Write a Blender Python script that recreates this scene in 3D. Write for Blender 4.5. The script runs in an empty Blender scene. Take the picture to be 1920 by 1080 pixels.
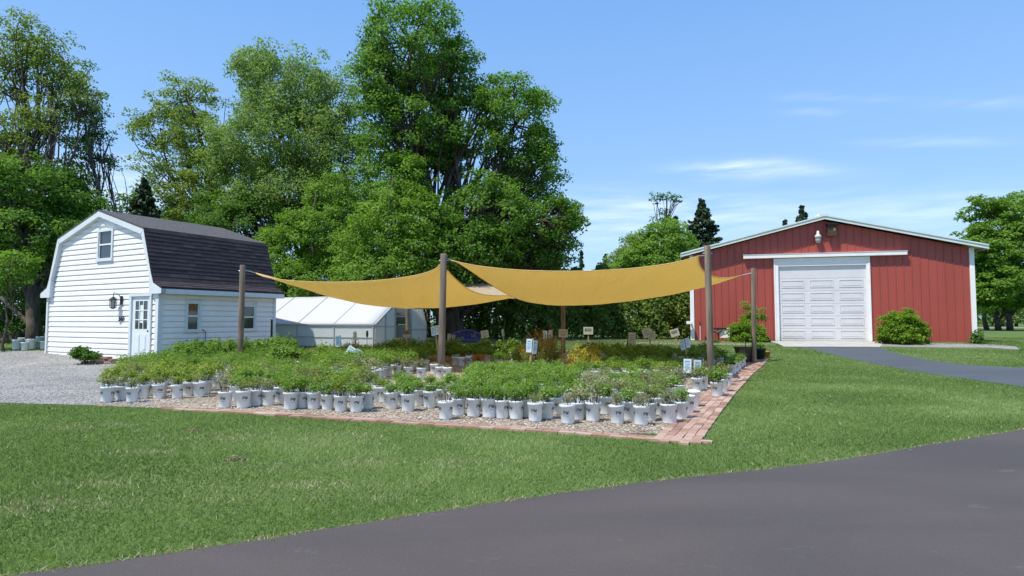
import bpy, math, random
import numpy as np
from mathutils import Vector, Matrix

# ---------------------------------------------------------------- scene, camera, light
S = bpy.context.scene
COL = S.collection
F = 1150.0; CAMH = 1.3; HZ = 603.0
PITCH = math.atan((HZ - 540.0) / F)
cam = bpy.data.cameras.new('camera'); camo = bpy.data.objects.new('camera', cam); COL.objects.link(camo)
cam.sensor_width = 36; cam.lens = 36 * F / 1920; cam.clip_start = .05; cam.clip_end = 3000
camo.location = (0, 0, CAMH); camo.rotation_euler = (math.pi / 2 + PITCH, 0, 0)
S.camera = camo
S.view_settings.view_transform = 'Standard'; S.view_settings.look = 'None'
S.view_settings.gamma = 1; S.view_settings.exposure = 0.60; S.view_settings.use_curve_mapping = False
S.cycles.max_bounces = 8; S.cycles.transparent_max_bounces = 8

SUN_AZ = Vector((-.79, -.61, 0)).normalized(); SUN_EL = math.radians(61)
sd = Vector((SUN_AZ.x * math.cos(SUN_EL), SUN_AZ.y * math.cos(SUN_EL), math.sin(SUN_EL)))
sun = bpy.data.lights.new('sun', 'SUN'); sun.energy = 3.7; sun.angle = math.radians(.6); sun.color = (1, .94, .84)
suno = bpy.data.objects.new('sun', sun); COL.objects.link(suno)
suno.rotation_euler = sd.to_track_quat('Z', 'Y').to_euler(); suno.location = (-30, -15, 40)

world = bpy.data.worlds.new('World'); S.world = world; world.use_nodes = True
wn = world.node_tree.nodes; wl = world.node_tree.links
for n in list(wn): wn.remove(n)
sky = wn.new('ShaderNodeTexSky'); sky.sky_type = 'NISHITA'; sky.sun_disc = False
sky.sun_elevation = SUN_EL; sky.sun_rotation = math.atan2(SUN_AZ.x, SUN_AZ.y)
sky.air_density = 1.0; sky.dust_density = .25; sky.ozone_density = 2.2; sky.altitude = 300
bg = wn.new('ShaderNodeBackground'); wo = wn.new('ShaderNodeOutputWorld'); bg.inputs[1].default_value = .15
tc = wn.new('ShaderNodeTexCoord')
def vdir(px, py):
    u = (px - 960) / F; v = (540 - py) / F
    c, s = math.cos(PITCH), math.sin(PITCH)
    return Vector((u, c - v * s, s + v * c)).normalized()
def cirrus(px, py, wx, wy, amt, tilt=0.0):
    """a wisp of cirrus in the sky, an elongated soft patch round one compass direction"""
    d = vdir(px, py); r = (vdir(px + 60, py) - vdir(px - 60, py)).normalized(); u = r.cross(d)
    r2 = r * math.cos(tilt) + u * math.sin(tilt); u2 = u * math.cos(tilt) - r * math.sin(tilt)
    def dot(vec):
        n = wn.new('ShaderNodeVectorMath'); n.operation = 'DOT_PRODUCT'; n.inputs[1].default_value = vec
        wl.new(warp.outputs[0], n.inputs[0]); return n.outputs['Value']
    def m(op, a, b=None, clamp=False):
        n = wn.new('ShaderNodeMath'); n.operation = op; n.use_clamp = clamp
        for i, x in enumerate((a, b)):
            if x is None: continue
            if isinstance(x, (int, float)): n.inputs[i].default_value = x
            else: wl.new(x, n.inputs[i])
        return n.outputs[0]
    a = m('DIVIDE', dot(r2), wx / F); b = m('SUBTRACT', dot(u2), 0); b = m('DIVIDE', b, wy / F)
    q = m('ADD', m('MULTIPLY', a, a), m('MULTIPLY', b, b))
    g = m('EXPONENT', m('MULTIPLY', q, -1.0))
    front = m('GREATER_THAN', dot(d), 0.5)
    return m('MULTIPLY', m('MULTIPLY', g, front), amt)
# warped direction + streak noise
wno = wn.new('ShaderNodeTexNoise'); wno.inputs['Scale'].default_value = 9; wno.inputs['Detail'].default_value = 5
wl.new(tc.outputs['Generated'], wno.inputs['Vector'])
wsub = wn.new('ShaderNodeVectorMath'); wsub.operation = 'SUBTRACT'; wsub.inputs[1].default_value = (.5, .5, .5)
wl.new(wno.outputs['Color'], wsub.inputs[0])
wsc = wn.new('ShaderNodeVectorMath'); wsc.operation = 'SCALE'; wsc.inputs['Scale'].default_value = .016
wl.new(wsub.outputs[0], wsc.inputs[0])
warp = wn.new('ShaderNodeVectorMath'); warp.operation = 'ADD'
wl.new(tc.outputs['Generated'], warp.inputs[0]); wl.new(wsc.outputs[0], warp.inputs[1])
parts_ = [cirrus(1385, 313, 70, 8, .34), cirrus(1425, 319, 110, 14, .22), cirrus(1570, 182, 85, 7, .10), cirrus(1740, 267, 80, 7, .15), cirrus(1530, 212, 50, 6, .08), cirrus(1840, 195, 60, 8, .08),
          cirrus(1200, 385, 160, 30, .16), cirrus(1500, 405, 420, 34, .15), cirrus(200, 360, 150, 32, .36), cirrus(215, 300, 90, 10, .15), cirrus(1150, 440, 150, 30, .18), cirrus(1850, 390, 200, 26, .10)]
acc = parts_[0]
for p_ in parts_[1:]:
    n = wn.new('ShaderNodeMath'); n.operation = 'ADD'; wl.new(acc, n.inputs[0]); wl.new(p_, n.inputs[1]); acc = n.outputs[0]
st = wn.new('ShaderNodeMapping'); st.inputs['Scale'].default_value = (1, 1, 9); wl.new(warp.outputs[0], st.inputs[0])
stn = wn.new('ShaderNodeTexNoise'); stn.inputs['Scale'].default_value = 9; stn.inputs['Detail'].default_value = 8
wl.new(st.outputs[0], stn.inputs['Vector'])
mr = wn.new('ShaderNodeMapRange'); mr.inputs[1].default_value = .3; mr.inputs[2].default_value = .75; mr.inputs[3].default_value = .1; mr.inputs[4].default_value = 1.6
wl.new(stn.outputs['Fac'], mr.inputs[0])
mm = wn.new('ShaderNodeMath'); mm.operation = 'MULTIPLY'; mm.use_clamp = True
wl.new(acc, mm.inputs[0]); wl.new(mr.outputs[0], mm.inputs[1])
tint = wn.new('ShaderNodeMix'); tint.data_type = 'RGBA'; tint.blend_type = 'MULTIPLY'; tint.inputs[0].default_value = 1
tint.inputs[7].default_value = (.86, .97, 1.12, 1)
wl.new(sky.outputs[0], tint.inputs[6])
cm = wn.new('ShaderNodeMix'); cm.data_type = 'RGBA'; cm.inputs[7].default_value = (6.3, 6.6, 7.0, 1)
# clear summer blue, paler towards the horizon, laid over the physical sky
sx = wn.new('ShaderNodeSeparateXYZ'); wl.new(tc.outputs['Generated'], sx.inputs[0])
gr_ = wn.new('ShaderNodeValToRGB'); gr_.color_ramp.elements.new(.25)
for e_, (p_, c_) in zip(gr_.color_ramp.elements, ((0, (2.35, 3.45, 4.7)), (.20, (1.55, 2.72, 4.45)), (.5, (.93, 2.02, 4.15)))): e_.position = p_; e_.color = (*[x / 6 for x in c_], 1)
wl.new(sx.outputs[2], gr_.inputs[0])
gs_ = wn.new('ShaderNodeVectorMath'); gs_.operation = 'SCALE'; gs_.inputs['Scale'].default_value = 6; wl.new(gr_.outputs[0], gs_.inputs[0])
bl = wn.new('ShaderNodeMix'); bl.data_type = 'RGBA'; bl.inputs[0].default_value = .82
wl.new(tint.outputs[2], bl.inputs[6]); wl.new(gs_.outputs[0], bl.inputs[7])
wl.new(mm.outputs[0], cm.inputs[0]); wl.new(bl.outputs[2], cm.inputs[6])
wl.new(cm.outputs[2], bg.inputs[0]); wl.new(bg.outputs[0], wo.inputs[0])

# ---------------------------------------------------------------- terrain and measuring helpers
def smooth(t): t = max(0., min(1., t)); return t * t * (3 - 2 * t)
def gz(x, y): return .42 * smooth((y - 15) / 10.)
def gzn(y): t = np.clip((y - 15) / 10., 0, 1); return .42 * t * t * (3 - 2 * t)
def G(px, py, off=0.):
    d = vdir(px, py); z = 0.
    for _ in range(60):
        t = (z - CAMH) / d.z if d.z < -1e-4 else 400.
        t = min(t, 400); y = d.y * t; z = .5 * z + .5 * gz(0, y)
    return Vector((d.x * t, d.y * t, gz(0, d.y * t) + off))
def D(px, py, dep):
    d = vdir(px, py); t = dep / d.y
    return Vector((d.x * t, dep, CAMH + d.z * t))
def pl(px, py, O, n):
    d = vdir(px, py); c = Vector((0, 0, CAMH)); t = (O - c).dot(n) / d.dot(n)
    return c + d * t
def proj(P):
    x, y, z = P[0], P[1], P[2] - CAMH
    c, s = math.cos(PITCH), math.sin(PITCH)
    fw = y * c + z * s; up = -y * s + z * c
    return 960 + F * x / fw, 540 - F * up / fw

# ---------------------------------------------------------------- mesh builder
class MB:
    def __init__(s, fr=None): s.v = []; s.f = []; s.t = []; s.fr = fr
    def add(s, vs, fs, t=None):
        o = len(s.v); s.v += [tuple(v) for v in vs]; s.f += [tuple(i + o for i in f) for f in fs]
        if t is not None or s.t: s.t += [t if t is not None else .5] * len(fs)
        return s
    def box(s, a, b, t=None):
        x0, y0, z0 = a; x1, y1, z1 = b
        x0, x1 = min(x0, x1), max(x0, x1); y0, y1 = min(y0, y1), max(y0, y1); z0, z1 = min(z0, z1), max(z0, z1)
        return s.add([(x0, y0, z0), (x1, y0, z0), (x1, y1, z0), (x0, y1, z0), (x0, y0, z1), (x1, y0, z1), (x1, y1, z1), (x0, y1, z1)],
                     [(0, 3, 2, 1), (4, 5, 6, 7), (0, 1, 5, 4), (1, 2, 6, 5), (2, 3, 7, 6), (3, 0, 4, 7)], t)
    def prism(s, poly, v0, v1):     # polygon in (u,z), extruded along v
        n = len(poly); vs = [(p[0], v0, p[1]) for p in poly] + [(p[0], v1, p[1]) for p in poly]
        fs = [tuple(range(n)), tuple(range(2 * n - 1, n - 1, -1))] + [(i, i + n, (i + 1) % n + n, (i + 1) % n) for i in range(n)]
        return s.add(vs, fs)
    def tube(s, pts, rs, n=8, cap=True):
        pts = [Vector(p) for p in pts]; o = len(s.v); k = len(pts)
        if not hasattr(rs, '__len__'): rs = [rs] * k
        for i, p in enumerate(pts):
            d = (pts[min(i + 1, k - 1)] - pts[max(i - 1, 0)]).normalized()
            a = d.orthogonal().normalized() if abs(d.z) > .98 else d.cross(Vector((0, 0, 1))).normalized()
            b = d.cross(a)
            for j in range(n):
                w = 2 * math.pi * j / n; s.v.append(tuple(p + (a * math.cos(w) + b * math.sin(w)) * rs[i]))
        fs = []
        for i in range(k - 1):
            for j in range(n):
                fs.append((o + i * n + j, o + i * n + (j + 1) % n, o + (i + 1) * n + (j + 1) % n, o + (i + 1) * n + j))
        if cap: fs.append(tuple(o + j for j in range(n - 1, -1, -1))); fs.append(tuple(o + (k - 1) * n + j for j in range(n)))
        s.f += fs
        if s.t: s.t += [.5] * len(fs)
        return s
    def lathe(s, prof, c=(0, 0, 0), n=20):
        o = len(s.v)
        for r, z in prof:
            for j in range(n):
                w = 2 * math.pi * j / n; s.v.append((c[0] + r * math.cos(w), c[1] + r * math.sin(w), c[2] + z))
        for i in range(len(prof) - 1):
            for j in range(n):
                s.f.append((o + i * n + j, o + i * n + (j + 1) % n, o + (i + 1) * n + (j + 1) % n, o + (i + 1) * n + j))
        return s
    def rot_box(s, c, ax, ay, az, h):
        c = Vector(c); vs = [c + ax * (h[0] * i) + ay * (h[1] * j) + az * (h[2] * k) for k in (-1, 1) for j in (-1, 1) for i in (-1, 1)]
        return s.add(vs, [(0, 2, 3, 1), (4, 5, 7, 6), (0, 1, 5, 4), (1, 3, 7, 5), (3, 2, 6, 7), (2, 0, 4, 6)])
    def build(s, name, mat, parent=None, smooth_=False, bevel=0):
        org = Vector((0, 0, 0)); p = parent
        while p is not None: org += p.location; p = p.parent
        V = [Vector(v) for v in s.v]
        if s.fr: V = [s.fr[0] + s.fr[1] * v.x + s.fr[2] * v.y + Vector((0, 0, v.z)) for v in V]
        me = bpy.data.meshes.new(name); me.from_pydata([tuple(v - org) for v in V], [], s.f)
        if s.t:
            at = me.attributes.new('tint', 'FLOAT', 'FACE'); at.data.foreach_set('value', np.array(s.t, dtype=np.float32))
        me.materials.append(mat)
        if smooth_: me.polygons.foreach_set('use_smooth', [True] * len(me.polygons))
        me.update(); ob = bpy.data.objects.new(name, me); COL.objects.link(ob); ob.parent = parent
        if bevel:
            m = ob.modifiers.new('bevel', 'BEVEL'); m.width = bevel; m.segments = 2; m.limit_method = 'ANGLE'
        return ob

def tag(o, label=None, cat=None, group=None, kind=None):
    if label: o['label'] = label
    if cat: o['category'] = cat
    if group: o['group'] = group
    if kind: o['kind'] = kind
    return o
def thing(name, loc, label, cat, group=None, rz=0):
    o = bpy.data.objects.new(name, None); COL.objects.link(o); o.location = loc; o.rotation_euler = (0, 0, rz)
    o.empty_display_size = .1
    return tag(o, label, cat, group)
def copy_tree(o, parent=None):
    c = o.copy(); COL.objects.link(c); c.parent = parent
    for ch in o.children: copy_tree(ch, c)
    return c
def np_mesh(name, V, faces4, tint, mat, parent=None, tri=False):
    """V (n,3) array; faces are consecutive quads or tris"""
    k = 3 if tri else 4; nf = len(V) // k
    me = bpy.data.meshes.new(name); me.vertices.add(len(V)); me.vertices.foreach_set('co', V.astype(np.float32).ravel())
    me.loops.add(nf * k); me.loops.foreach_set('vertex_index', np.arange(nf * k, dtype=np.int32))
    me.polygons.add(nf); me.polygons.foreach_set('loop_start', np.arange(0, nf * k, k, dtype=np.int32))
    me.update(calc_edges=True)
    at = me.attributes.new('tint', 'FLOAT', 'FACE'); at.data.foreach_set('value', tint.astype(np.float32))
    me.materials.append(mat); ob = bpy.data.objects.new(name, me); COL.objects.link(ob); ob.parent = parent
    return ob

# ---------------------------------------------------------------- materials
def mat(name, col, rough=.7, var=0., scale=5., bump=0., bscale=40., metal=0., col2=None, spec=.5, stretch=None, detail=4):
    m = bpy.data.materials.new(name); m.use_nodes = True; N = m.node_tree.nodes; L = m.node_tree.links
    b = N['Principled BSDF']; b.inputs['Roughness'].default_value = rough; b.inputs['Metallic'].default_value = metal
    b.inputs['Specular IOR Level'].default_value = spec
    b.inputs['Base Color'].default_value = (*col, 1)
    t = N.new('ShaderNodeTexCoord'); vec = t.outputs['Object']
    if stretch:
        mp = N.new('ShaderNodeMapping'); mp.inputs['Scale'].default_value = stretch; L.new(vec, mp.inputs[0]); vec = mp.outputs[0]
    if var > 0 or col2:
        n = N.new('ShaderNodeTexNoise'); n.inputs['Scale'].default_value = scale; n.inputs['Detail'].default_value = detail
        L.new(vec, n.inputs['Vector']); r = N.new('ShaderNodeValToRGB')
        c2 = col2 or tuple(min(1, c * (1 + var)) for c in col); c1 = col if col2 else tuple(c * (1 - var) for c in col)
        r.color_ramp.elements[0].position = .35; r.color_ramp.elements[1].position = .65
        r.color_ramp.elements[0].color = (*c1, 1); r.color_ramp.elements[1].color = (*c2, 1)
        L.new(n.outputs['Fac'], r.inputs[0]); L.new(r.outputs[0], b.inputs['Base Color'])
    if bump > 0:
        n = N.new('ShaderNodeTexNoise'); n.inputs['Scale'].default_value = bscale; n.inputs['Detail'].default_value = 5
        L.new(vec, n.inputs['Vector']); bp = N.new('ShaderNodeBump'); bp.inputs['Strength'].default_value = bump; bp.inputs['Distance'].default_value = .02
        L.new(n.outputs['Fac'], bp.inputs['Height']); L.new(bp.outputs[0], b.inputs['Normal'])
    return m
def leafmat(name, stops, trans=.35, rough=.5):
    m = bpy.data.materials.new(name); m.use_nodes = True; N = m.node_tree.nodes; L = m.node_tree.links
    b = N['Principled BSDF']; b.inputs['Roughness'].default_value = rough; b.inputs['Specular IOR Level'].default_value = .22
    a = N.new('ShaderNodeAttribute'); a.attribute_name = 'tint'; r = N.new('ShaderNodeValToRGB')
    cr = r.color_ramp
    while len(cr.elements) < len(stops): cr.elements.new(.5)
    for e, (p, c) in zip(cr.elements, stops): e.position = p; e.color = (*c, 1)
    L.new(a.outputs['Fac'], r.inputs[0]); L.new(r.outputs[0], b.inputs['Base Color'])
    t = N.new('ShaderNodeBsdfTranslucent'); mu = N.new('ShaderNodeMix'); mu.data_type = 'RGBA'; mu.blend_type = 'MULTIPLY'; mu.inputs[0].default_value = 1
    mu.inputs[7].default_value = (1.5, 1.6, .7, 1); L.new(r.outputs[0], mu.inputs[6]); L.new(mu.outputs[2], t.inputs[0])
    mx = N.new('ShaderNodeMixShader'); mx.inputs[0].default_value = trans
    L.new(b.outputs[0], mx.inputs[1]); L.new(t.outputs[0], mx.inputs[2]); L.new(mx.outputs[0], N['Material Output'].inputs[0])
    return m
def tintmat(name, stops, rough=.8, bump=0., bscale=60):
    m = mat(name, stops[0][1], rough, bump=bump, bscale=bscale); N = m.node_tree.nodes; L = m.node_tree.links
    a = N.new('ShaderNodeAttribute'); a.attribute_name = 'tint'; r = N.new('ShaderNodeValToRGB'); cr = r.color_ramp
    while len(cr.elements) < len(stops): cr.elements.new(.5)
    for e, (p, c) in zip(cr.elements, stops): e.position = p; e.color = (*c, 1)
    L.new(a.outputs['Fac'], r.inputs[0]); L.new(r.outputs[0], N['Principled BSDF'].inputs['Base Color'])
    return m

M = {}
M['white'] = mat('white vinyl', (.80, .785, .76), .45, var=.03, scale=3)
M['trim'] = mat('pale grey trim', (.62, .66, .67), .5, var=.04, scale=4)
M['doorw'] = mat('white door paint', (.66, .71, .72), .4, var=.02)
M['garage'] = mat('garage door paint', (.64, .625, .63), .4, var=.03, scale=2)
M['red'] = mat('red barn metal', (.345, .066, .046), .42, var=.05, scale=1.6, bump=.05, bscale=3, stretch=(1, 1, .25))
M['redscrew'] = mat('dull screw heads', (.20, .06, .05), .5)
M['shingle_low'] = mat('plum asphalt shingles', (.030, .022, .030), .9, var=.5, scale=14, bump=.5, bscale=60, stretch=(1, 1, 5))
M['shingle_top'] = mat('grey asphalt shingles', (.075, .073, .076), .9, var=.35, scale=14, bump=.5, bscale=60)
M['glass'] = mat('window glass', (.03, .035, .04), .04, spec=1.0)
M['dark'] = mat('black metal', (.012, .012, .013), .4)
M['wood'] = mat('weathered grey wood', (.20, .155, .115), .85, var=.35, scale=9, bump=.4, bscale=30, stretch=(1, 1, .12))
M['stake'] = mat('pine stake', (.42, .28, .13), .8, var=.2, scale=12, stretch=(1, 1, .2))
M['darkstake'] = mat('dark stake', (.05, .035, .025), .8, var=.2)
M['cream'] = mat('cream painted board', (.50, .46, .34), .7, var=.08, scale=9)
M['card'] = mat('laminated white card', (.66, .74, .78), .3, var=.04)
M['cardink'] = mat('pale blue print', (.20, .38, .46), .5)
M['ink'] = mat('black lettering', (.02, .02, .02), .6)
M['pot'] = mat('white plastic pot', (.76, .79, .80), .38, var=.05, scale=9)
M['potink'] = mat('navy pot print', (.04, .06, .10), .5)
M['potink2'] = mat('grey pot print', (.26, .32, .38), .5)
M['soil'] = mat('potting soil', (.02, .014, .010), .95, bump=1, bscale=90)
M['mulch'] = mat('brown bark mulch', (.075, .045, .03), .95, var=.5, scale=20, bump=1, bscale=30)
M['bark'] = mat('grey brown bark', (.085, .068, .052), .95, var=.4, scale=6, bump=1, bscale=18, stretch=(1, 1, .25))
M['asphalt_blue'] = None
M['conc'] = mat('concrete apron', (.42, .40, .36), .85, var=.12, scale=3, bump=.1, bscale=50)
M['stem'] = mat('brown stems', (.10, .065, .035), .9)
M['poly'] = None
M['alu'] = mat('galvanised frame', (.40, .43, .43), .45, metal=.3)
M['blue'] = mat('blue bench paint', (.035, .06, .33), .5)
M['planter'] = mat('brown plastic planter', (.055, .035, .03), .5)
M['gpot'] = mat('dark green plastic pot', (.015, .04, .022), .5)
M['lampglass'] = mat('lantern glass', (.35, .37, .38), .1)
M['cap'] = mat('off white lamp housing', (.60, .58, .50), .4)
M['metalroof'] = mat('pale metal roofing', (.60, .66, .62), .4, var=.06, scale=2)
M['interior'] = mat('greenhouse clutter', (.20, .21, .16), .9, var=.5, scale=4)

# sail cloth: woven, a little translucent, faint creases
def sailmat(name, col, bmp=.8, tr=.55):
    m = bpy.data.materials.new(name); m.use_nodes = True; N = m.node_tree.nodes; L = m.node_tree.links
    b = N['Principled BSDF']; b.inputs['Roughness'].default_value = .85; b.inputs['Base Color'].default_value = (*col, 1)
    t = N.new('ShaderNodeBsdfTranslucent'); t.inputs[0].default_value = (*[min(1, c * 1.05) for c in col], 1)
    a = N.new('ShaderNodeTexCoord'); mp = N.new('ShaderNodeMapping'); mp.inputs['Scale'].default_value = (1, .18, .18); mp.inputs['Rotation'].default_value = (0, 0, .55)
    L.new(a.outputs['Object'], mp.inputs[0]); w = N.new('ShaderNodeTexNoise'); w.inputs['Scale'].default_value = 2.6; w.inputs['Detail'].default_value = 3
    L.new(mp.outputs[0], w.inputs['Vector']); bp = N.new('ShaderNodeBump'); bp.inputs['Strength'].default_value = bmp; bp.inputs['Distance'].default_value = .06
    L.new(w.outputs['Fac'], bp.inputs['Height']); L.new(bp.outputs[0], b.inputs['Normal']); L.new(bp.outputs[0], t.inputs['Normal'])
    mx = N.new('ShaderNodeMixShader'); mx.inputs[0].default_value = tr
    L.new(b.outputs[0], mx.inputs[1]); L.new(t.outputs[0], mx.inputs[2]); L.new(mx.outputs[0], N['Material Output'].inputs[0])
    return m
M['sail'] = sailmat('golden sail cloth', (.82, .66, .31))
M['poly'] = sailmat('translucent panel', (.74, .80, .80), 0, .5)
M['polyroof'] = sailmat('white film', (.70, .70, .71), .15, .35)
M['sail2'] = sailmat('beige sail cloth', (.70, .58, .42))

# ground materials
def groundmat():
    m = bpy.data.materials.new('lawn soil and thatch'); m.use_nodes = True; N = m.node_tree.nodes; L = m.node_tree.links
    b = N['Principled BSDF']; b.inputs['Roughness'].default_value = .95; b.inputs['Specular IOR Level'].default_value = .1
    t = N.new('ShaderNodeTexCoord'); cols = []
    n1 = N.new('ShaderNodeTexNoise'); n1.inputs['Scale'].default_value = .5; n1.inputs['Detail'].default_value = 6; L.new(t.outputs['Object'], n1.inputs[0])
    r1 = N.new('ShaderNodeValToRGB'); e = r1.color_ramp.elements; e[0].position = .35; e[0].color = (.095, .155, .040, 1); e[1].position = .68; e[1].color = (.150, .205, .070, 1)
    L.new(n1.outputs['Fac'], r1.inputs[0])
    n2 = N.new('ShaderNodeTexNoise'); n2.inputs['Scale'].default_value = 35; n2.inputs['Detail'].default_value = 4; L.new(t.outputs['Object'], n2.inputs[0])
    r2 = N.new('ShaderNodeValToRGB'); e = r2.color_ramp.elements; e[0].position = .3; e[0].color = (.55, .55, .5, 1); e[1].position = .7; e[1].color = (1.2, 1.2, 1.1, 1)
    L.new(n2.outputs['Fac'], r2.inputs[0])
    mx = N.new('ShaderNodeMix'); mx.data_type = 'RGBA'; mx.blend_type = 'MULTIPLY'; mx.inputs[0].default_value = 1
    L.new(r1.outputs[0], mx.inputs[6]); L.new(r2.outputs[0], mx.inputs[7]); L.new(mx.outputs[2], b.inputs['Base Color'])
    bp = N.new('ShaderNodeBump'); bp.inputs['Strength'].default_value = .8; bp.inputs['Distance'].default_value = .03
    L.new(n2.outputs['Fac'], bp.inputs['Height']); L.new(bp.outputs[0], b.inputs['Normal'])
    return m
M['ground'] = groundmat()
def gravelmat(name, c1, c2, c3, sc=38):
    m = bpy.data.materials.new(name); m.use_nodes = True; N = m.node_tree.nodes; L = m.node_tree.links
    b = N['Principled BSDF']; b.inputs['Roughness'].default_value = .9; t = N.new('ShaderNodeTexCoord')
    v = N.new('ShaderNodeTexVoronoi'); v.inputs['Scale'].default_value = sc; L.new(t.outputs['Object'], v.inputs['Vector'])
    s = N.new('ShaderNodeSeparateColor'); L.new(v.outputs['Color'], s.inputs[0]); r = N.new('ShaderNodeValToRGB')
    r.color_ramp.elements.new(.5)
    for e, (p, c) in zip(r.color_ramp.elements, ((.1, c1), (.5, c2), (.9, c3))): e.position = p; e.color = (*c, 1)
    L.new(s.outputs[0], r.inputs[0])
    n = N.new('ShaderNodeTexNoise'); n.inputs['Scale'].default_value = .9; n.inputs['Detail'].default_value = 5; L.new(t.outputs['Object'], n.inputs[0])
    r2 = N.new('ShaderNodeValToRGB'); e = r2.color_ramp.elements; e[0].position = .3; e[0].color = (.72, .72, .7, 1); e[1].position = .7; e[1].color = (1.1, 1.1, 1.1, 1)
    L.new(n.outputs['Fac'], r2.inputs[0]); mx = N.new('ShaderNodeMix'); mx.data_type = 'RGBA'; mx.blend_type = 'MULTIPLY'; mx.inputs[0].default_value = 1
    L.new(r.outputs[0], mx.inputs[6]); L.new(r2.outputs[0], mx.inputs[7]); L.new(mx.outputs[2], b.inputs['Base Color'])
    bp = N.new('ShaderNodeBump'); bp.invert = True; bp.inputs['Strength'].default_value = 1; bp.inputs['Distance'].default_value = .025
    L.new(v.outputs['Distance'], bp.inputs['Height']); L.new(bp.outputs[0], b.inputs['Normal'])
    return m
M['gravel'] = gravelmat('grey crushed gravel', (.175, .168, .155), (.30, .288, .268), (.46, .445, .42))
M['pebble'] = gravelmat('tan pebbles', (.17, .12, .08), (.34, .27, .20), (.52, .45, .36), 34)
def asphalt(name, c, warm):
    m = mat(name, c, .78, bump=.25, bscale=120, spec=.3); N = m.node_tree.nodes; L = m.node_tree.links; b = N['Principled BSDF']
    t = N.new('ShaderNodeTexCoord')
    n1 = N.new('ShaderNodeTexNoise'); n1.inputs['Scale'].default_value = .55; n1.inputs['Detail'].default_value = 7; n1.inputs['Distortion'].default_value = .6
    mp = N.new('ShaderNodeMapping'); mp.inputs['Scale'].default_value = (.6, 1.6, 1); mp.inputs['Rotation'].default_value = (0, 0, .3)
    L.new(t.outputs['Object'], mp.inputs[0]); L.new(mp.outputs[0], n1.inputs[0])
    r = N.new('ShaderNodeValToRGB'); e = r.color_ramp.elements; e[0].position = .34; e[1].position = .68
    e[0].color = (c[0] * .84, c[1] * .86, c[2] * .9, 1); e[1].color = (c[0] * warm, c[1] * 1.12, c[2] * 1.1, 1)
    L.new(n1.outputs['Fac'], r.inputs[0])
    # scuffs and small pale specks
    n2 = N.new('ShaderNodeTexNoise'); n2.inputs['Scale'].default_value = 3.2; n2.inputs['Detail'].default_value = 9; n2.inputs['Roughness'].default_value = .7
    mp2 = N.new('ShaderNodeMapping'); mp2.inputs['Scale'].default_value = (.6, 1.7, 1); mp2.inputs['Rotation'].default_value = (0, 0, .35)
    L.new(t.outputs['Object'], mp2.inputs[0]); L.new(mp2.outputs[0], n2.inputs[0])
    r2 = N.new('ShaderNodeValToRGB'); e = r2.color_ramp.elements; e[0].position = .635; e[0].color = (0, 0, 0, 1); e[1].position = .75; e[1].color = (.55, .55, .55, 1)
    L.new(n2.outputs['Fac'], r2.inputs[0])
    mx = N.new('ShaderNodeMix'); mx.data_type = 'RGBA'; mx.inputs[7].default_value = (.26, .25, .25, 1)
    L.new(r2.outputs[0], mx.inputs[0]); L.new(r.outputs[0], mx.inputs[6])
    n3 = N.new('ShaderNodeTexNoise'); n3.inputs['Scale'].default_value = 220; L.new(t.outputs['Object'], n3.inputs[0])
    r3 = N.new('ShaderNodeValToRGB'); e = r3.color_ramp.elements; e[0].position = .3; e[0].color = (.8, .8, .8, 1); e[1].position = .7; e[1].color = (1.2, 1.2, 1.2, 1)
    L.new(n3.outputs['Fac'], r3.inputs[0])
    m2 = N.new('ShaderNodeMix'); m2.data_type = 'RGBA'; m2.blend_type = 'MULTIPLY'; m2.inputs[0].default_value = 1
    L.new(mx.outputs[2], m2.inputs[6]); L.new(r3.outputs[0], m2.inputs[7]); L.new(m2.outputs[2], b.inputs['Base Color'])
    return m
M['road'] = asphalt('sealed road asphalt', (.082, .070, .065), 1.14)
M['drive'] = asphalt('blue grey driveway asphalt', (.082, .090, .098), 1.06)
M['brick'] = tintmat('clay pavers', ((0, (.25, .14, .10)), (.5, (.36, .215, .155)), (1, (.46, .33, .26))), .9, .4, 50)

# foliage materials
LM = {}
def g3(name, dark, mid, light, trans=.42, rough=.6): LM[name] = leafmat(name, ((0, dark), (.5, mid), (1, light)), trans, rough)
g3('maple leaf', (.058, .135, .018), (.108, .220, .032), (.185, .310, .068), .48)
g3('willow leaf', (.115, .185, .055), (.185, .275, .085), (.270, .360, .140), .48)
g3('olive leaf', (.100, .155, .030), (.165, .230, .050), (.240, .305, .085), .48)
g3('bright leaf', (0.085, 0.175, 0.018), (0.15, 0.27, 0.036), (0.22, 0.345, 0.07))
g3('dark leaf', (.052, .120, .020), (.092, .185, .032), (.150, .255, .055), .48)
g3('spruce needle', (0.024, 0.052, 0.024), (0.042, 0.08, 0.036), (0.07, 0.115, 0.056), .1)
g3('cedar spray', (.070, .120, .018), (.125, .200, .030), (.215, .295, .055), .35)
g3('shrub lime', (0.085, 0.17, 0.012), (0.15, 0.26, 0.02), (0.25, 0.35, 0.044))
g3('pot green', (0.085, 0.17, 0.022), (0.165, 0.28, 0.045), (0.32, 0.43, 0.14))
g3('pot lime', (0.115, 0.175, 0.024), (0.205, 0.285, 0.04), (0.35, 0.42, 0.12))
g3('pot olive', (0.09, 0.12, 0.035), (0.165, 0.205, 0.06), (0.3, 0.33, 0.14))
g3('pot variegated', (.110, .120, .060), (.220, .230, .130), (.480, .470, .340))
g3('pot gold', (.260, .230, .030), (.420, .360, .050), (.520, .450, .110))
g3('pot orange', (.280, .100, .025), (.420, .180, .045), (.500, .280, .090))
g3('pot red tip', (.170, .190, .035), (.290, .280, .060), (.520, .200, .070), .45)
g3('pot dark', (0.075, 0.15, 0.02), (0.13, 0.23, 0.035), (0.23, 0.34, 0.09))
g3('grass', (.095, .160, .042), (.190, .275, .090), (.350, .415, .200), .42, .6)
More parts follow.
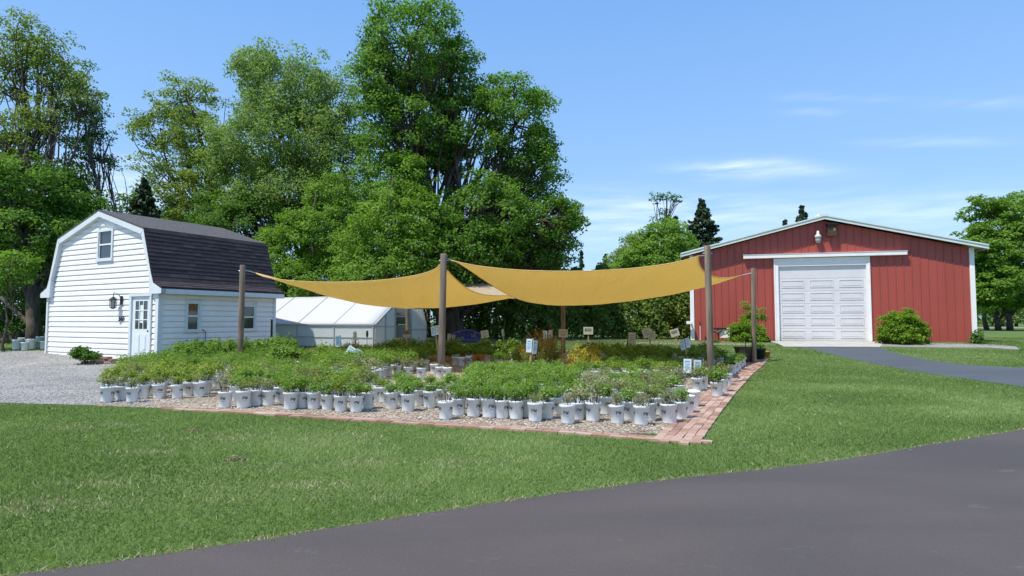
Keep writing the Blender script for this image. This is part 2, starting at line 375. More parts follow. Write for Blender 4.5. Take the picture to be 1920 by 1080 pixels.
g3('dry grass', (.20, .18, .10), (.33, .30, .18), (.48, .45, .30), .2)

rng = np.random.default_rng(7); R = random.Random(11)
def unit(v): return v / (np.linalg.norm(v, axis=1, keepdims=True) + 1e-9)
def leaf_quads(C, Nrm, size, aspect=.55, r=rng):
    """rhombic folded leaves centred on C with normals Nrm"""
    n = len(C); a = unit(np.cross(Nrm, unit(r.normal(size=(n, 3))))); b = np.cross(Nrm, a)
    s = (size * r.uniform(.7, 1.3, n))[:, None] if np.isscalar(size) else size[:, None]
    V = np.empty((n, 4, 3)); V[:, 0] = C - a * s * .5; V[:, 1] = C + b * s * aspect * .5 + Nrm * s * .08
    V[:, 2] = C + a * s * .5; V[:, 3] = C - b * s * aspect * .5 + Nrm * s * .08
    return V.reshape(-1, 3)

def crown(lobes, clump, nleaf, leaf, dens, r, flat=.6, spread=.35, upb=.7):
    Vs = []; Ts = []; cl = []; nleaf *= 1.6; dens *= 1.4
    for li, (c, rad) in enumerate(lobes):
        c = np.array(c); rad = np.array(rad); area = 4 * math.pi * (rad[0] * rad[1] + rad[1] * rad[2] + rad[0] * rad[2]) / 3
        n = int(dens * area / (clump * clump * 2.2)) + 3
        d = unit(r.normal(size=(n, 3))); k = (1 - spread) + spread * r.uniform(0, 1.12, n)
        P = c + d * rad * k[:, None] + r.normal(size=(n, 3)) * clump * .35
        keep = np.ones(n, bool)
        for lj, (c2, r2) in enumerate(lobes):
            if lj != li: keep &= np.linalg.norm((P - np.array(c2)) / np.array(r2), axis=1) > .62
        P = P[keep]; d = d[keep]; P = P[P[:, 2] > .25]; d = d[:len(P)]
        cl.append((c, P))
        m = len(P)
        if not m: continue
        cr = clump * r.uniform(.55, 1.35, m); ct = r.normal(0, .16, m)
        cnt = np.maximum(6, (nleaf * (cr / clump) ** 2)).astype(int)
        idx = np.repeat(np.arange(m), cnt); q = unit(r.normal(size=(len(idx), 3))) * (r.uniform(0, 1, len(idx)) ** .45)[:, None]
        off = q * cr[idx][:, None]; off[:, 2] *= flat
        # clumps droop away from the lobe centre
        out = d[idx].copy(); h = (off * out).sum(1); off[:, 2] -= .25 * np.abs(h)
        C = P[idx] + off
        nr = unit(out * .35 + q * .45 + np.array([0, 0, upb]) + r.normal(size=(len(idx), 3)) * .55)
        Vs.append(leaf_quads(C, nr, leaf, .62, r)); Ts.append(np.clip(.45 + ct[idx] + r.normal(0, .17, len(idx)), 0, 1))
    return np.concatenate(Vs), np.concatenate(Ts), cl

def bent(a, b, r, k=5, amp=.08, sag=0):
    a = Vector(a); b = Vector(b); L = (b - a).length; pts = []
    o = Vector((r.uniform(-1, 1), r.uniform(-1, 1), r.uniform(-.3, .3))) * L * amp
    for i in range(k + 1):
        t = i / k; p = a.lerp(b, t) + o * math.sin(math.pi * t); p.z += sag * math.sin(math.pi * t) * L
        if 0 < i < k: p += Vector((r.uniform(-1, 1), r.uniform(-1, 1), r.uniform(-1, 1))) * L * .018
        pts.append(p)
    return pts
def tree(name, base, lobes, leafm, label, group=None, trunk_r=.3, clump=.5, nleaf=42, leaf=.15, dens=1.0, seed=1, twigs=9, flat=.6,
         spread=.35, stems=None, cat='tree', bark=None, trunk_top=None, upb=.7):
    r = np.random.default_rng(seed); rr = random.Random(seed)
    root = thing(name, base, label, cat, group)
    V, T, cl = crown(lobes, clump, nleaf, leaf, dens, r, flat, spread, upb)
    np_mesh('crown', V - np.array(base), None, T, LM[leafm], root)
    mb = MB(); top = Vector(trunk_top) if trunk_top else Vector((sum(l[0][0] for l in lobes) / len(lobes), sum(l[0][1] for l in lobes) / len(lobes), max(l[0][2] for l in lobes)))
    bases = stems or [base]
    for bi, b0 in enumerate(bases):
        b0 = Vector(b0); tp = top if len(bases) == 1 else Vector(lobes[bi % len(lobes)][0])
        pts = bent(b0 - Vector((0, 0, .15)), tp, rr, 8, .03); k = len(pts)
        rs = [trunk_r * (1.25 if i == 0 else 1) * (1 - .85 * i / (k - 1)) for i in range(k)]; mb.tube(pts, rs, 9)
        for c, P in cl:
            c = Vector(tuple(c)); j = max(1, min(k - 2, int((k - 1) * rr.uniform(.25, .7) * min(1, (c.z - b0.z) / max(.1, tp.z - b0.z)))))
            if bi and rr.random() < .5: continue
            bp = bent(pts[j], c, rr, 5, .10); mb.tube(bp, [rs[j] * .55 * (1 - .75 * i / 5) for i in range(6)], 6, False)
            sel = rr.sample(range(len(P)), min(twigs, len(P)))
            for s_ in sel:
                q = Vector(tuple(P[s_])); s0 = bp[rr.randint(2, 5)]
                mb.tube(bent(s0, q, rr, 4, .08), [trunk_r * .14 * (1 - .75 * i / 4) + .006 for i in range(5)], 4, False)
    mb.build('trunk', bark or M['bark'], root, True)
    return root
def lobe(px, py, rx, ry, dep, rd=None):
    c = D(px, py, dep); k = dep / F
    return ((c.x, c.y, c.z), (rx * k, (rd if rd else rx) * k, ry * k))

# ---------------------------------------------------------------- ground
def sheet(name, A, B, off, m, ncross=12, nalong=6, label=None, wob=0):
    """loft between two polylines (lists of (x,y)), draped on the terrain"""
    a = []; b = []
    for i in range(len(A) - 1):
        for j in range(nalong):
            t = j / nalong; a.append(A[i].lerp(A[i + 1], t)); b.append(B[i].lerp(B[i + 1], t))
    a.append(A[-1]); b.append(B[-1]); mb = MB(); n = len(a); rr = random.Random(5)
    for i in range(n):
        for j in range(ncross + 1):
            p = a[i].lerp(b[i], j / ncross)
            if wob and j == 0: p = p + Vector((rr.uniform(-wob, wob), rr.uniform(-wob, wob)))
            mb.v.append((p.x, p.y, gz(0, p.y) + off))
    for i in range(n - 1):
        for j in range(ncross):
            o = i * (ncross + 1) + j; mb.f.append((o, o + ncross + 1, o + ncross + 2, o + 1))
    return tag(mb.build(name, m, None, True), kind='structure')
mb = MB()
xs = [-900, -300, -100, -50] + list(range(-30, 31, 5)) + [50, 100, 300, 900]
ys = [-60, -10] + [i * .5 for i in range(-4, 60)] + [32, 40, 60, 100, 250, 600, 1500]
for y in ys:
    for x in xs: mb.v.append((x, y, gz(x, y)))
for i in range(len(ys) - 1):
    for j in range(len(xs) - 1):
        o = i * len(xs) + j; mb.f.append((o, o + 1, o + 1 + len(xs), o + len(xs)))
tag(mb.build('ground', M['ground'], None, True), kind='structure')
def g2(px, py): p = G(px, py); return Vector((p.x, p.y))
V2 = Vector
road_edge = [V2((-14, 0.2)), V2((-6, 1.75)), g2(-60, 1092), g2(110, 1070), g2(270, 1046), g2(560, 1002), g2(830, 959), g2(1000, 934), g2(1200, 906), g2(1360, 889), g2(1560, 866), g2(1700, 842), g2(1920, 806), g2(2080, 775), g2(2400, 722), V2((40, 17))]
road_near = [V2((p.x * 1.0 + 1.5, -9)) for p in road_edge]; road_near[-1] = V2((60, 4)); road_near[-2] = V2((34, -4)); road_near[-3] = V2((20, -8))
sheet('road', road_edge, road_near, .006, M['road'], 14, 6, wob=.012)
dr_far = [g2(1455, 650), g2(1642, 650), g2(1680, 663), g2(1740, 675), g2(1820, 685), g2(1920, 690), g2(2100, 696), V2((60, 17))]
dr_near = [g2(1488, 650.5), g2(1530, 657), g2(1580, 670), g2(1680, 690), g2(1800, 709), g2(1920, 726), g2(2100, 748), V2((60, 11))]
dr_far[0] = g2(1488, 649.5)
sheet('driveway', dr_far, dr_near, .006, M['drive'], 8, 6, wob=.01)
fr = [V2((-26, 10.4)), V2((-16, 10.1)), g2(0, 756), g2(170, 761), g2(430, 771), g2(640, 784), g2(830, 795), g2(1000, 804), g2(1130, 812), g2(1238, 815)]
bk = [V2((-40, 21)), V2((-26, 21)), V2((-19, 21)), V2((-13, 21.5)), V2((-9, 22)), V2((-6, 22)), V2((-3, 21.8)), V2((1, 21.5)), V2((5, 20.5)), g2(1405, 680)]
bk[3] = V2((-10, 22))
sheet('gravel_lot', fr[:4], bk[:4], .005, M['gravel'], 30, 6, wob=.03)
sheet('pebble_bed', fr[3:], bk[3:], .0055, M['pebble'], 40, 5)

def inpoly(x, y, poly):
    ins = np.zeros(len(x), bool); n = len(poly)
    for i in range(n):
        x0, y0 = poly[i]; x1, y1 = poly[(i + 1) % n]
        c = ((y0 > y) != (y1 > y)) & (x < (x1 - x0) * (y - y0) / ((y1 - y0) if y1 != y0 else 1e-9) + x0); ins ^= c
    return ins

# brick pavers
def bricks(path, width, name, seed, along=.2, across=.1):
    r = random.Random(seed); mb = MB(); mb.t = []
    P = [Vector((p.x, p.y)) for p in path]; segs = [(P[i + 1] - P[i]).length for i in range(len(P) - 1)]; T = sum(segs)
    nc = int(round(width / across))
    for c in range(nc):
        s = -.1 * (c % 2)
        while s < T:
            m_ = max(0, s + along / 2); a = 0; q = m_
            while a < len(segs) - 1 and q > segs[a]: q -= segs[a]; a += 1
            d = (P[a + 1] - P[a]).normalized(); n = Vector((-d.y, d.x)); p = P[a] + d * q + n * (across * (c + .5) + r.uniform(-.004, .004))
            an = r.gauss(0, .018); d2 = Vector((d.x * math.cos(an) - d.y * math.sin(an), d.x * math.sin(an) + d.y * math.cos(an), r.gauss(0, .012)))
            n2 = Vector((-d2.y, d2.x, r.gauss(0, .02)))
            mb.t += [r.random()] * 6; t_ = mb.t; mb.t = []
            mb.rot_box((p.x, p.y, gz(0, p.y) + .0085 + r.uniform(-.002, .003)), d2.normalized(), n2.normalized(), Vector((0, 0, 1)), (along / 2 - .003, across / 2 - .003, .016)); mb.t = t_
            s += along
    return tag(mb.build(name, M['brick']), kind='structure')
bf = [g2(x, y) for x, y in ((300, 769.5), (380, 772.5), (430, 775), (640, 789), (830, 800.5), (1000, 810.5), (1130, 820), (1303, 834))]
bricks(bf, .2, 'brick_edging', 3)
br = [g2(x, y) for x, y in ((1312, 834), (1352, 775), (1378, 741), (1412, 702), (1441, 675))]
bricks(br, .5, 'brick_path', 4, .2, .1)

tag(MB().build('x', M['conc']) if False else sheet('concrete_apron', [g2(1440, 640), g2(1560, 640), g2(1660, 641)], [g2(1470, 650.5), g2(1560, 650.5), g2(1650, 651)], .012, M['conc'], 4, 3), kind='structure')
sheet('gravel_strip', [g2(1175, 641), g2(1300, 640), g2(1445, 641)], [g2(1170, 645), g2(1300, 646.5), g2(1455, 648)], .006, M['pebble'], 4, 6)
sheet('stone_border', [g2(1655, 642), g2(1760, 644), g2(1850, 645), g2(1905, 650)], [g2(1648, 650), g2(1760, 652), g2(1850, 652), g2(1912, 656)], .007, M['gravel'], 4, 6)
sheet('mulch_bed', [g2(850, 632), g2(1060, 634), g2(1185, 634), g2(1300, 635)], [g2(800, 648), g2(1060, 644), g2(1150, 642), g2(1290, 637)], .006, M['mulch'], 8, 6)
sheet('far_road', [V2((35, 98)), V2((120, 96))], [V2((35, 90)), V2((120, 88))], .03, M['conc'], 3, 3)

# ---------------------------------------------------------------- the white shed
def frame_uv(O, r, b): return (O, r, b)
def interval_rows(mb, z0, z1, pitch, width_at, holes, v_face, proud, sgn=-1, axis='u'):
    """clapboards: every course a wedge, thick at its lower edge; width_at(z)->(a,b); holes: (a,b,z0,z1)"""
    z = z0
    while z < z1 - .01:
        zt = min(z + pitch, z1); a0, b0 = width_at(z); a1, b1 = width_at(zt)
        if b0 - a0 > .02:
            cuts = [(a0, b0, a1, b1)]
            for (ha, hb, h0, h1) in holes:
                if z < h1 - .02 and zt > h0 + .02:
                    nc = []
                    for (p, q, p1, q1) in cuts:
                        if ha > q or hb < p: nc.append((p, q, p1, q1)); continue
                        if ha > p: nc.append((p, ha, p1, ha))
                        if hb < q: nc.append((hb, q, hb, q1))
                    cuts = nc
            for (p, q, p1, q1) in cuts:
                pr = [proud, proud, .004, .004]; zz = [z, z + pitch * .12, zt - .012, zt]
                # lower lip, sloped face, small shadow groove at the top
                f = lambda t, s0, s1: s0 + (s1 - s0) * t
                pts = []
                for k, (pp, zk) in enumerate(((0, z), (proud, z), (proud * .9, z + pitch * .55), (.006, zt), (0, zt))):
                    t = (zk - z) / max(1e-6, zt - z)
                    for s in (0, 1):
                        u = f(t, p, p1) if s == 0 else f(t, q, q1)
                        pts.append((u, v_face + sgn * pp, zk) if axis == 'u' else (v_face - sgn * pp, u, zk))
                mb.add(pts, [(2 * k, 2 * k + 1, 2 * k + 3, 2 * k + 2) for k in range(4)] + [(0, 2, 4, 6, 8), (9, 7, 5, 3, 1)])
        z = zt
SO = G(295, 684); SO.z = .13; sr = Vector((.875, -.485, 0)).normalized(); sb = Vector((-sr.y, sr.x, 0)); sfn = -sb
SF = (SO, sr, sb)
def suz(px, py, off=0):
    p = pl(px, py, SO - sb * off, sb); return ((p - SO).dot(sr), p.z - SO.z)
def svz(px, py):
    p = pl(px, py, SO, sr); return ((p - SO).dot(sb), p.z - SO.z)
SW = -suz(88, 672)[0]; SL = svz(514, 640)[0]
zeave = suz(296, 545)[1]; uap, zap = suz(203, 398); ukr, zkr = suz(275, 432); zkn = zkr
uap = -SW / 2; kx = abs(ukr - uap)
#print('shed W,L,eave,knee,apex,kneex', SW, SL, zeave, zkn, zap, kx)
shed = thing('storage_shed', tuple(SO + sr * (-SW / 2) + sb * (SL / 2)), 'white clapboard gambrel shed with plum shingle roof beside the greenhouse', 'shed')
ov = .14                                     # gable overhang of the roof
def sprof(z):
    """half width of the gable wall at height z"""
    h = SW / 2
    if z <= zeave: return h
    if z <= zkn: return kx + .02 + (h - .25 - kx) * (1 - (z - zeave) / (zkn - zeave))
    return kx * (zap - z) / (zap - zkn)
DU0, DZ1 = suz(245, 600)[0], suz(262, 556)[1]; DU1 = suz(286, 600)[0]
WU0, WZ1 = suz(185, 460)[0], suz(199, 430)[1]; WU1 = suz(214, 460)[0]; WZ0 = suz(199, 487)[1]
core = MB(SF)
core.prism([(-SW + .03, -.2), (-.03, -.2), (-.03, zeave)] + [(uap + sprof(zeave + (zap - zeave) * i / 12.) - .05, zeave + (zap - zeave) * i / 12.) for i in range(12)]
           + [(uap, zap - .05)] + [(uap - sprof(zeave + (zap - zeave) * i / 12.) + .05, zeave + (zap - zeave) * i / 12.) for i in range(11, -1, -1)] + [(-SW + .03, zeave)], .02, SL - .02)
core.box((-SW + .03, .03, -.5), (-.03, SL - .03, -.2))
core.build('wall', M['white'], shed)
sid = MB(SF)
interval_rows(sid, .02, zap - .12, .166, lambda z: (uap - sprof(z) + .02, uap + sprof(z) - .02), [(DU0 - .02, DU1 + .02, -1, DZ1), (WU0, WU1, WZ0, WZ1)], .02, .044)
sid.build('front_siding', M['white'], shed)
sw = [(svz(346, 590)[0], svz(376, 590)[0], svz(360, 620)[1], svz(360, 565)[1])]
sw.append((svz(452, 590)[0], svz(480, 590)[0], svz(466, 618)[1], svz(466, 571)[1]))
sid = MB(SF)
interval_rows(sid, .02, zeave - .02, .166, lambda z: (.05, SL - .05), sw, -.02, .050, axis='v')
# side wall faces +u: shift rows out to u = 0
sid.build('side_siding', M['white'], shed)
cb = MB(SF); cb.prism([(-.09, -.05), (.055, -.05), (.055, zeave), (-.09, zeave)], -.06, .0); cb.prism([(.002, -.05), (.045, -.05), (.045, zeave), (.002, zeave)], 0, .09); cb.build('corner_board', M['trim'], shed)
for A_, B_ in (((-SW - .045, -.06, -.05), (-SW + .05, 0, zeave)), ((0.002, SL - .09, -.05), (.045, SL + .01, zeave))): MB(SF).box(A_, B_).build('corner_board', M['trim'], shed)
# gambrel roof: upper and lower slopes, flare at the eaves
eo = .30
def slope_slab(pts, v0, v1, th):
    mb = MB(SF); n = len(pts); vs = []
    for (u, z) in pts: vs += [(u, v0, z), (u, v1, z), (u, v0, z - th), (u, v1, z - th)]
    fs = []
    for i in range(n - 1):
        a = 4 * i; b_ = a + 4; fs += [(a, b_, b_ + 1, a + 1), (a + 2, a + 3, b_ + 3, b_ + 2), (a, a + 2, b_ + 2, b_), (a + 1, b_ + 1, b_ + 3, a + 3)]
    fs += [(0, 1, 3, 2), (4 * n - 4, 4 * n - 2, 4 * n - 1, 4 * n - 3)]
    mb.add(vs, fs); return mb
hw = SW / 2
for sgn in (1, -1):
    up = [(uap, zap + .09), (uap + sgn * (kx + .07), zkn + .07)]
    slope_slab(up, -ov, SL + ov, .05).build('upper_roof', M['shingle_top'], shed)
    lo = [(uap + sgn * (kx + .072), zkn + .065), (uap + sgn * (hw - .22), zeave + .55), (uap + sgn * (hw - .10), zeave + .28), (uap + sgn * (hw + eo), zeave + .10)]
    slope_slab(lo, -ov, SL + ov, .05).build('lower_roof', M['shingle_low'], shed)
# individual shingle courses on the visible lower slope
sh = MB(SF); sh.t = []
P0 = Vector((uap + kx + .075, zkn + .065)); P1 = Vector((uap + hw - .22, zeave + .55)); rr = random.Random(2)
for seg, (A, B, nn) in enumerate(((P0, P1, 11), (P1, Vector((uap + hw - .10, zeave + .28)), 2), (Vector((uap + hw - .10, zeave + .28)), Vector((uap + hw + eo, zeave + .10)), 3))):
    d = (B - A); nrm = Vector((-d.y, d.x)).normalized(); nrm = nrm if nrm.x > 0 or nrm.y > 0 and d.x > .3 else -nrm
    if nrm.x < 0: nrm = -nrm
    for i in range(nn):
        a = A + d * (i / nn); b = A + d * ((i + 1) / nn); v = -ov - rr.uniform(0, .2)
        while v < SL + ov:
            w = rr.uniform(.22, .36); va = max(v, -ov); vb = min(v + w - .006, SL + ov)
            if vb - va > .02:
                k = rr.uniform(.010, .018); q = rr.random()
                o = [(a.x + nrm.x * .002, va, a.y + nrm.y * .002), (a.x + nrm.x * .002, vb, a.y + nrm.y * .002), (b.x + nrm.x * k, vb, b.y + nrm.y * k), (b.x + nrm.x * k, va, b.y + nrm.y * k),
                     (b.x, vb, b.y), (b.x, va, b.y)]
                t_ = sh.t; sh.t = []; sh.add(o, [(0, 3, 2, 1), (3, 5, 4, 2)]); sh.t = t_ + [q, q]
            v += w
M['sh_low'] = tintmat('plum shingle tabs', ((0, (.028, .022, .028)), (.5, (.036, .028, .035)), (1, (.048, .038, .045))), .92, .5, 90)
sh.build('shingle_courses', M['sh_low'], shed)
# fascia / rake boards
rk = MB(SF)
def rake(pts, v0, v1, w):
    for i in range(len(pts) - 1):
        (u0, z0), (u1, z1) = pts[i], pts[i + 1]; rk.prism([(u0, z0), (u1, z1), (u1, z1 - w), (u0, z0 - w)] if u1 > u0 else [(u1, z1), (u0, z0), (u0, z0 - w), (u1, z1 - w)], v0, v1)
for sgn in (1, -1):
    rk.prism([(uap, zap + .035), (uap + sgn * (kx + .07), zkn + .02), (uap + sgn * (kx - .02), zkn - .13), (uap, zap - .13)], -ov + .004, .0)
    rk.prism([(uap + sgn * (kx + .068), zkn + .015), (uap + sgn * (hw - .225), zeave + .50), (uap + sgn * (hw - .10), zeave + .23), (uap + sgn * (hw + eo), zeave + .05), (uap + sgn * (hw + eo), zeave - .09),
              (uap + sgn * (hw - .28), zeave - .09), (uap + sgn * (hw - .34), zeave + .50), (uap + sgn * (kx - .05), zkn - .10)], -ov + .004, .0)
rk.build('rake_board', M['trim'], shed)
for sgn in (1, -1):
    fb = MB(SF); u = uap + sgn * (hw + eo); fb.box((u, -ov, zeave - .09), (u - sgn * .03, SL + ov, zeave + .048)); fb.box((u - sgn * .03, -ov + .03, zeave - .09), (uap + sgn * (hw - .02), SL + ov, zeave - .075)); fb.build('fascia', M['trim'], shed)
def win(parent, fr, u0, u1, z0, z1, v, axis='u', rows=2, fw=.075, curtain=False):
    """double-hung window: frame with sill, sashes, glass. axis u: face -v ; axis v: face +u"""
    def P(a, d, z): return (a, v - d, z) if axis == 'u' else (v + d, a, z)
    def bx(mb, a0, a1, d0, d1, q0, q1): mb.box(P(a0, d0, q0), P(a1, d1, q1))
    f = MB(fr); bx(f, u0, u0 + fw, -.03, .055, z0, z1); bx(f, u1 - fw, u1, -.03, .055, z0, z1); bx(f, u0 + fw, u1 - fw, -.03, .055, z1 - fw, z1); bx(f, u0 - .02, u1 + .02, -.03, .075, z0 - .05, z0 + fw * .6)
    w = f.build('window', M['trim'], parent)
    s = MB(fr); zm = (z0 + z1) / 2; bx(s, u0 + fw, u1 - fw, 0, .03, zm - .022, zm + .022)
    bx(s, u0 + fw, u0 + fw + .025, 0, .025, z0 + fw * .6, z1 - fw); bx(s, u1 - fw - .025, u1 - fw, 0, .025, z0 + fw * .6, z1 - fw)
    s.build('sash', M['white'], w)
    g = MB(fr); bx(g, u0 + fw, u1 - fw, -.012, .002, z0 + fw * .5, z1 - fw); g.build('pane', M['glass'], w)
    return w
win(shed, SF, WU0, WU1, WZ0, WZ1, -.0)
for a in sw: win(shed, SF, a[0], a[1], a[2], a[3], .0, 'v')
# door with nine panes
cas = MB(SF); dz0 = .02
cas.box((DU0, -.06, 0), (DU0 + .10, .0, DZ1)); cas.box((DU1 - .08, -.06, 0), (DU1, .0, DZ1)); cas.box((DU0 - .02, -.065, DZ1 + .002), (DU1 + .02, .0, DZ1 + .09)); cas.box((DU0, -.12, -.06), (DU1, .0, -.001))
cas.build('door_casing', M['trim'], shed)
d0, d1 = DU0 + .10, DU1 - .08; dd = MB(SF); dw = d1 - d0; lz0, lz1 = DZ1 * .50, DZ1 * .93; la, lb = d0 + dw * .17, d1 - dw * .17
for a, b, q0, q1 in ((d0, la, dz0, DZ1 - .01), (lb, d1, dz0, DZ1 - .01), (la, lb, dz0, lz0), (la, lb, lz1, DZ1 - .01)): dd.box((a, -.015, q0), (b, .012, q1))
for k in (0, 1):
    a = la + (lb - la) * (.02 + .52 * k); b = a + (lb - la) * .42
    dd.box((a, -.026, DZ1 * .10), (b, -.0155, DZ1 * .42)); dd.box((a + .03, -.034, DZ1 * .13), (b - .03, -.0265, DZ1 * .39))
door = dd.build('door', M['doorw'], shed)
g = MB(SF); g.box((la, -.004, lz0), (lb, .006, lz1)); g.build('pane', M['glass'], door)
mu = MB(SF)
for k in (1, 2):
    a = la + (lb - la) * k / 3; mu.box((a - .012, -.02, lz0), (a + .012, -.005, lz1)); q = lz0 + (lz1 - lz0) * k / 3; mu.box((la, -.018, q - .012), (lb, -.006, q + .012))
mu.build('muntin', M['white'], door)
nt = MB(SF); nt.box((la + (lb - la) * .38, -.0055, lz0 + .18), (la + (lb - la) * .62, -.0045, lz1 - .12)); nt.build('paper_notice', M['card'], door)
kn = MB(SF); kn.lathe([(.0, -.03), (.025, -.02), (.03, 0), (.02, .02), (0, .03)], (d1 - .05, -.05, DZ1 * .47), 10); kn.build('door_knob', M['dark'], door, True)
# house number
def text_obj(txt, size, name, material, parent, place, ext=.004):
    """lettering turned into a mesh; place(x,y,z) -> world"""
    cu = bpy.data.curves.new(name, 'FONT'); cu.body = txt; cu.size = size; cu.extrude = ext; cu.align_x = 'CENTER'; cu.resolution_u = 3; cu.offset = size * .02
    tmp = bpy.data.objects.new(name, cu); COL.objects.link(tmp); bpy.context.view_layer.update()
    me0 = bpy.data.meshes.new_from_object(tmp.evaluated_get(bpy.context.evaluated_depsgraph_get())); bpy.data.objects.remove(tmp)
    mb = MB(); mb.v = [tuple(place(v.co.x, v.co.y, v.co.z)) for v in me0.vertices]; mb.f = [tuple(p.vertices) for p in me0.polygons]
    return mb.build(name, material, parent)
nu, nz = suz(230, 602)
text_obj('547', .20, 'house_number', M['ink'], shed, lambda x, y, z: SO + sr * (nu + x) + sb * (-.04 - z) + Vector((0, 0, nz + y)), .006)
# carriage lantern by the door
lu, lz = suz(225, 570); lan = thing('wall_lantern', tuple(SO + sr * lu + sb * (-.1) + Vector((0, 0, lz))), 'black carriage lantern on the white siding beside the shed door', 'lantern')
b = MB(SF); b.box((lu + .10, -.06, lz - .02), (lu + .20, -.036, lz + .24)); b.tube([(lu + .15, -.05, lz + .18), (lu + .12, -.14, lz + .30), (lu + .03, -.20, lz + .33), (lu - .0, -.20, lz + .22)], .012, 6); b.build('bracket', M['dark'], lan)
b = MB(SF); cx, cy = lu, -.20
b.lathe([(.02, .22), (.05, .19), (.11, .14), (.115, .125), (.0, .125)], (cx, cy, lz), 8); b.lathe([(.0, -.16), (.03, -.15), (.09, -.12), (.09, -.105), (0, -.105)], (cx, cy, lz), 8)
for k in range(6):
    w = k * math.pi / 3; b.tube([(cx + .1 * math.cos(w), cy + .1 * math.sin(w), lz + .13), (cx + .08 * math.cos(w), cy + .08 * math.sin(w), lz - .11)], .008, 4)
b.build('cage', M['dark'], lan)
b = MB(SF); b.lathe([(.07, -.10), (.088, .12)], (cx, cy, lz), 8); b.build('glass', M['lampglass'], lan)
# dark rod, downpipe cable along the side wall
pv = svz(496, 620); b = MB(SF); b.tube([(.35, pv[0], -.1), (.35, pv[0], svz(496, 600)[1])], .035, 8); b.tube([(.35, pv[0], svz(496, 600)[1]), (.35, pv[0], svz(496, 600)[1] + .02)], .05, 8)
tag(b.build('drain_pipe', M['dark']), 'short black upright pipe in front of the shed side wall', 'pipe')
b = MB(SF); cv = svz(383, 620); b.tube([(.05, cv[0] - .1, cv[1] + .05), (.052, cv[0], cv[1] - .02), (.055, cv[0] + .03, cv[1] - .5), (.055, cv[0] + .04, .02)], .010, 5); b.build('cable', M['dark'], shed)

# ---------------------------------------------------------------- the red barn
BO = G(1297, 638); brr = Vector((.965, -.262, 0)).normalized(); bbk = Vector((-brr.y, brr.x, 0)); BF = (BO, brr, bbk)
def buz(px, py, off=0): p = pl(px, py, BO - bbk * off, bbk); return ((p - BO).dot(brr), p.z - BO.z)
BW = buz(1829, 620)[0]; bap = buz(1538, 414)[1]; bev = (buz(1300, 482)[1] + buz(1818, 462)[1]) / 2; BL = 16.
barn = thing('red_barn', tuple(BO + brr * (BW / 2)), 'red ribbed metal barn with low white trimmed gable and overhead door', 'barn')
gd0, gz1 = buz(1460, 560)[0], buz(1542, 498)[1]; gd1 = buz(1625, 560)[0]; fj0, fj1 = buz(1453, 560)[0], buz(1631, 560)[0]; ft = buz(1542, 483)[1]
def bh(u): return bev + (bap - bev) * (1 - abs(u - BW / 2) / (BW / 2))
w = MB(BF)
w.prism([(0, -.1), (fj0, -.1), (fj0, bh(fj0)), (0, bev)], 0, .08); w.prism([(fj1, -.1), (BW, -.1), (BW, bev), (fj1, bh(fj1))], 0, .08)
w.prism([(fj0, ft), (fj1, ft), (fj1, bh(fj1)), (BW / 2, bap), (fj0, bh(fj0))], 0.0, .08)
w.box((0, .08, -.1), (.08, BL, bev)); w.box((BW - .08, .08, -.1), (BW, BL, bev)); w.prism([(0, -.1), (BW, -.1), (BW, bev), (BW / 2, bap), (0, bev)], BL, BL + .08)
w.build('wall', M['red'], barn)
rb = MB(BF); u = .18; nrib = 36; st = (BW - .2) / nrib
for i in range(nrib + 1):
    u = .1 + st * i
    z0 = ft + .01 if fj0 - .03 < u < fj1 + .03 else .0
    rb.add([(u - .028, .001, z0), (u - .012, -.03, z0), (u + .012, -.03, z0), (u + .028, .001, z0), (u - .028, .001, bh(u) - .02), (u - .012, -.03, bh(u) - .02), (u + .012, -.03, bh(u) - .02), (u + .028, .001, bh(u) - .02)],
           [(0, 1, 5, 4), (1, 2, 6, 5), (2, 3, 7, 6), (0, 3, 2, 1)])
    for q in (1 / 3., 2 / 3.):
        v = u + st * q
        if v < BW - .1:
            z0 = ft + .01 if fj0 - .03 < v < fj1 + .03 else 0
            rb.add([(v - .012, -.0005, z0), (v, -.006, z0), (v + .012, -.0005, z0), (v - .012, -.0005, bh(v) - .02), (v, -.006, bh(v) - .02), (v + .012, -.0005, bh(v) - .02)], [(0, 1, 4, 3), (1, 2, 5, 4)])
rb.build('ribs', M['red'], barn)

for A_, B_ in (((-.05, -.05, -.05), (.13, .0, bev)), ((BW - .13, -.05, -.05), (BW + .05, 0, bev))): MB(BF).box(A_, B_).build('corner_trim', M['white'], barn)
so = .42; fo = .42; sl = (bap - bev) / (BW / 2)
for sgn in (-1, 1):
    def q(x): return BW / 2 + sgn * x
    X = BW / 2 + so; zt = bap + .16; ze = zt - sl * X
    r_ = MB(BF); r_.prism([(q(0), zt), (q(X), ze), (q(X), ze - .06), (q(0), zt - .06)], -fo + .02, BL + .3); r_.build('roof', M['metalroof'], barn)
    r_ = MB(BF); r_.prism([(q(0), zt + .012), (q(X + .01), ze + .012), (q(X + .01), ze - .15), (q(0), zt - .15)], -fo, -fo + .018); r_.prism([(q(0), zt + .04), (q(X + .02), ze + .04), (q(X + .02), ze - .02), (q(0), zt - .02)], -fo - .03, -fo - .002)
    r_.box((q(X), -fo, ze - .16), (q(X) + sgn * .03, BL + .3, ze + .02)); r_.build('fascia', M['metalroof'], barn)
vn = MB(BF); vn.lathe([(.10, .10), (.12, .26), (.16, .28), (.16, .32), (.02, .40), (0, .40)], (BW / 2 - .05, .6, bap), 12); vn.box((BW / 2 - .14, -fo - .035, bap + .13), (BW / 2 + .14, .3, bap + .24)); vn.build('ridge_vent', M['metalroof'], barn)
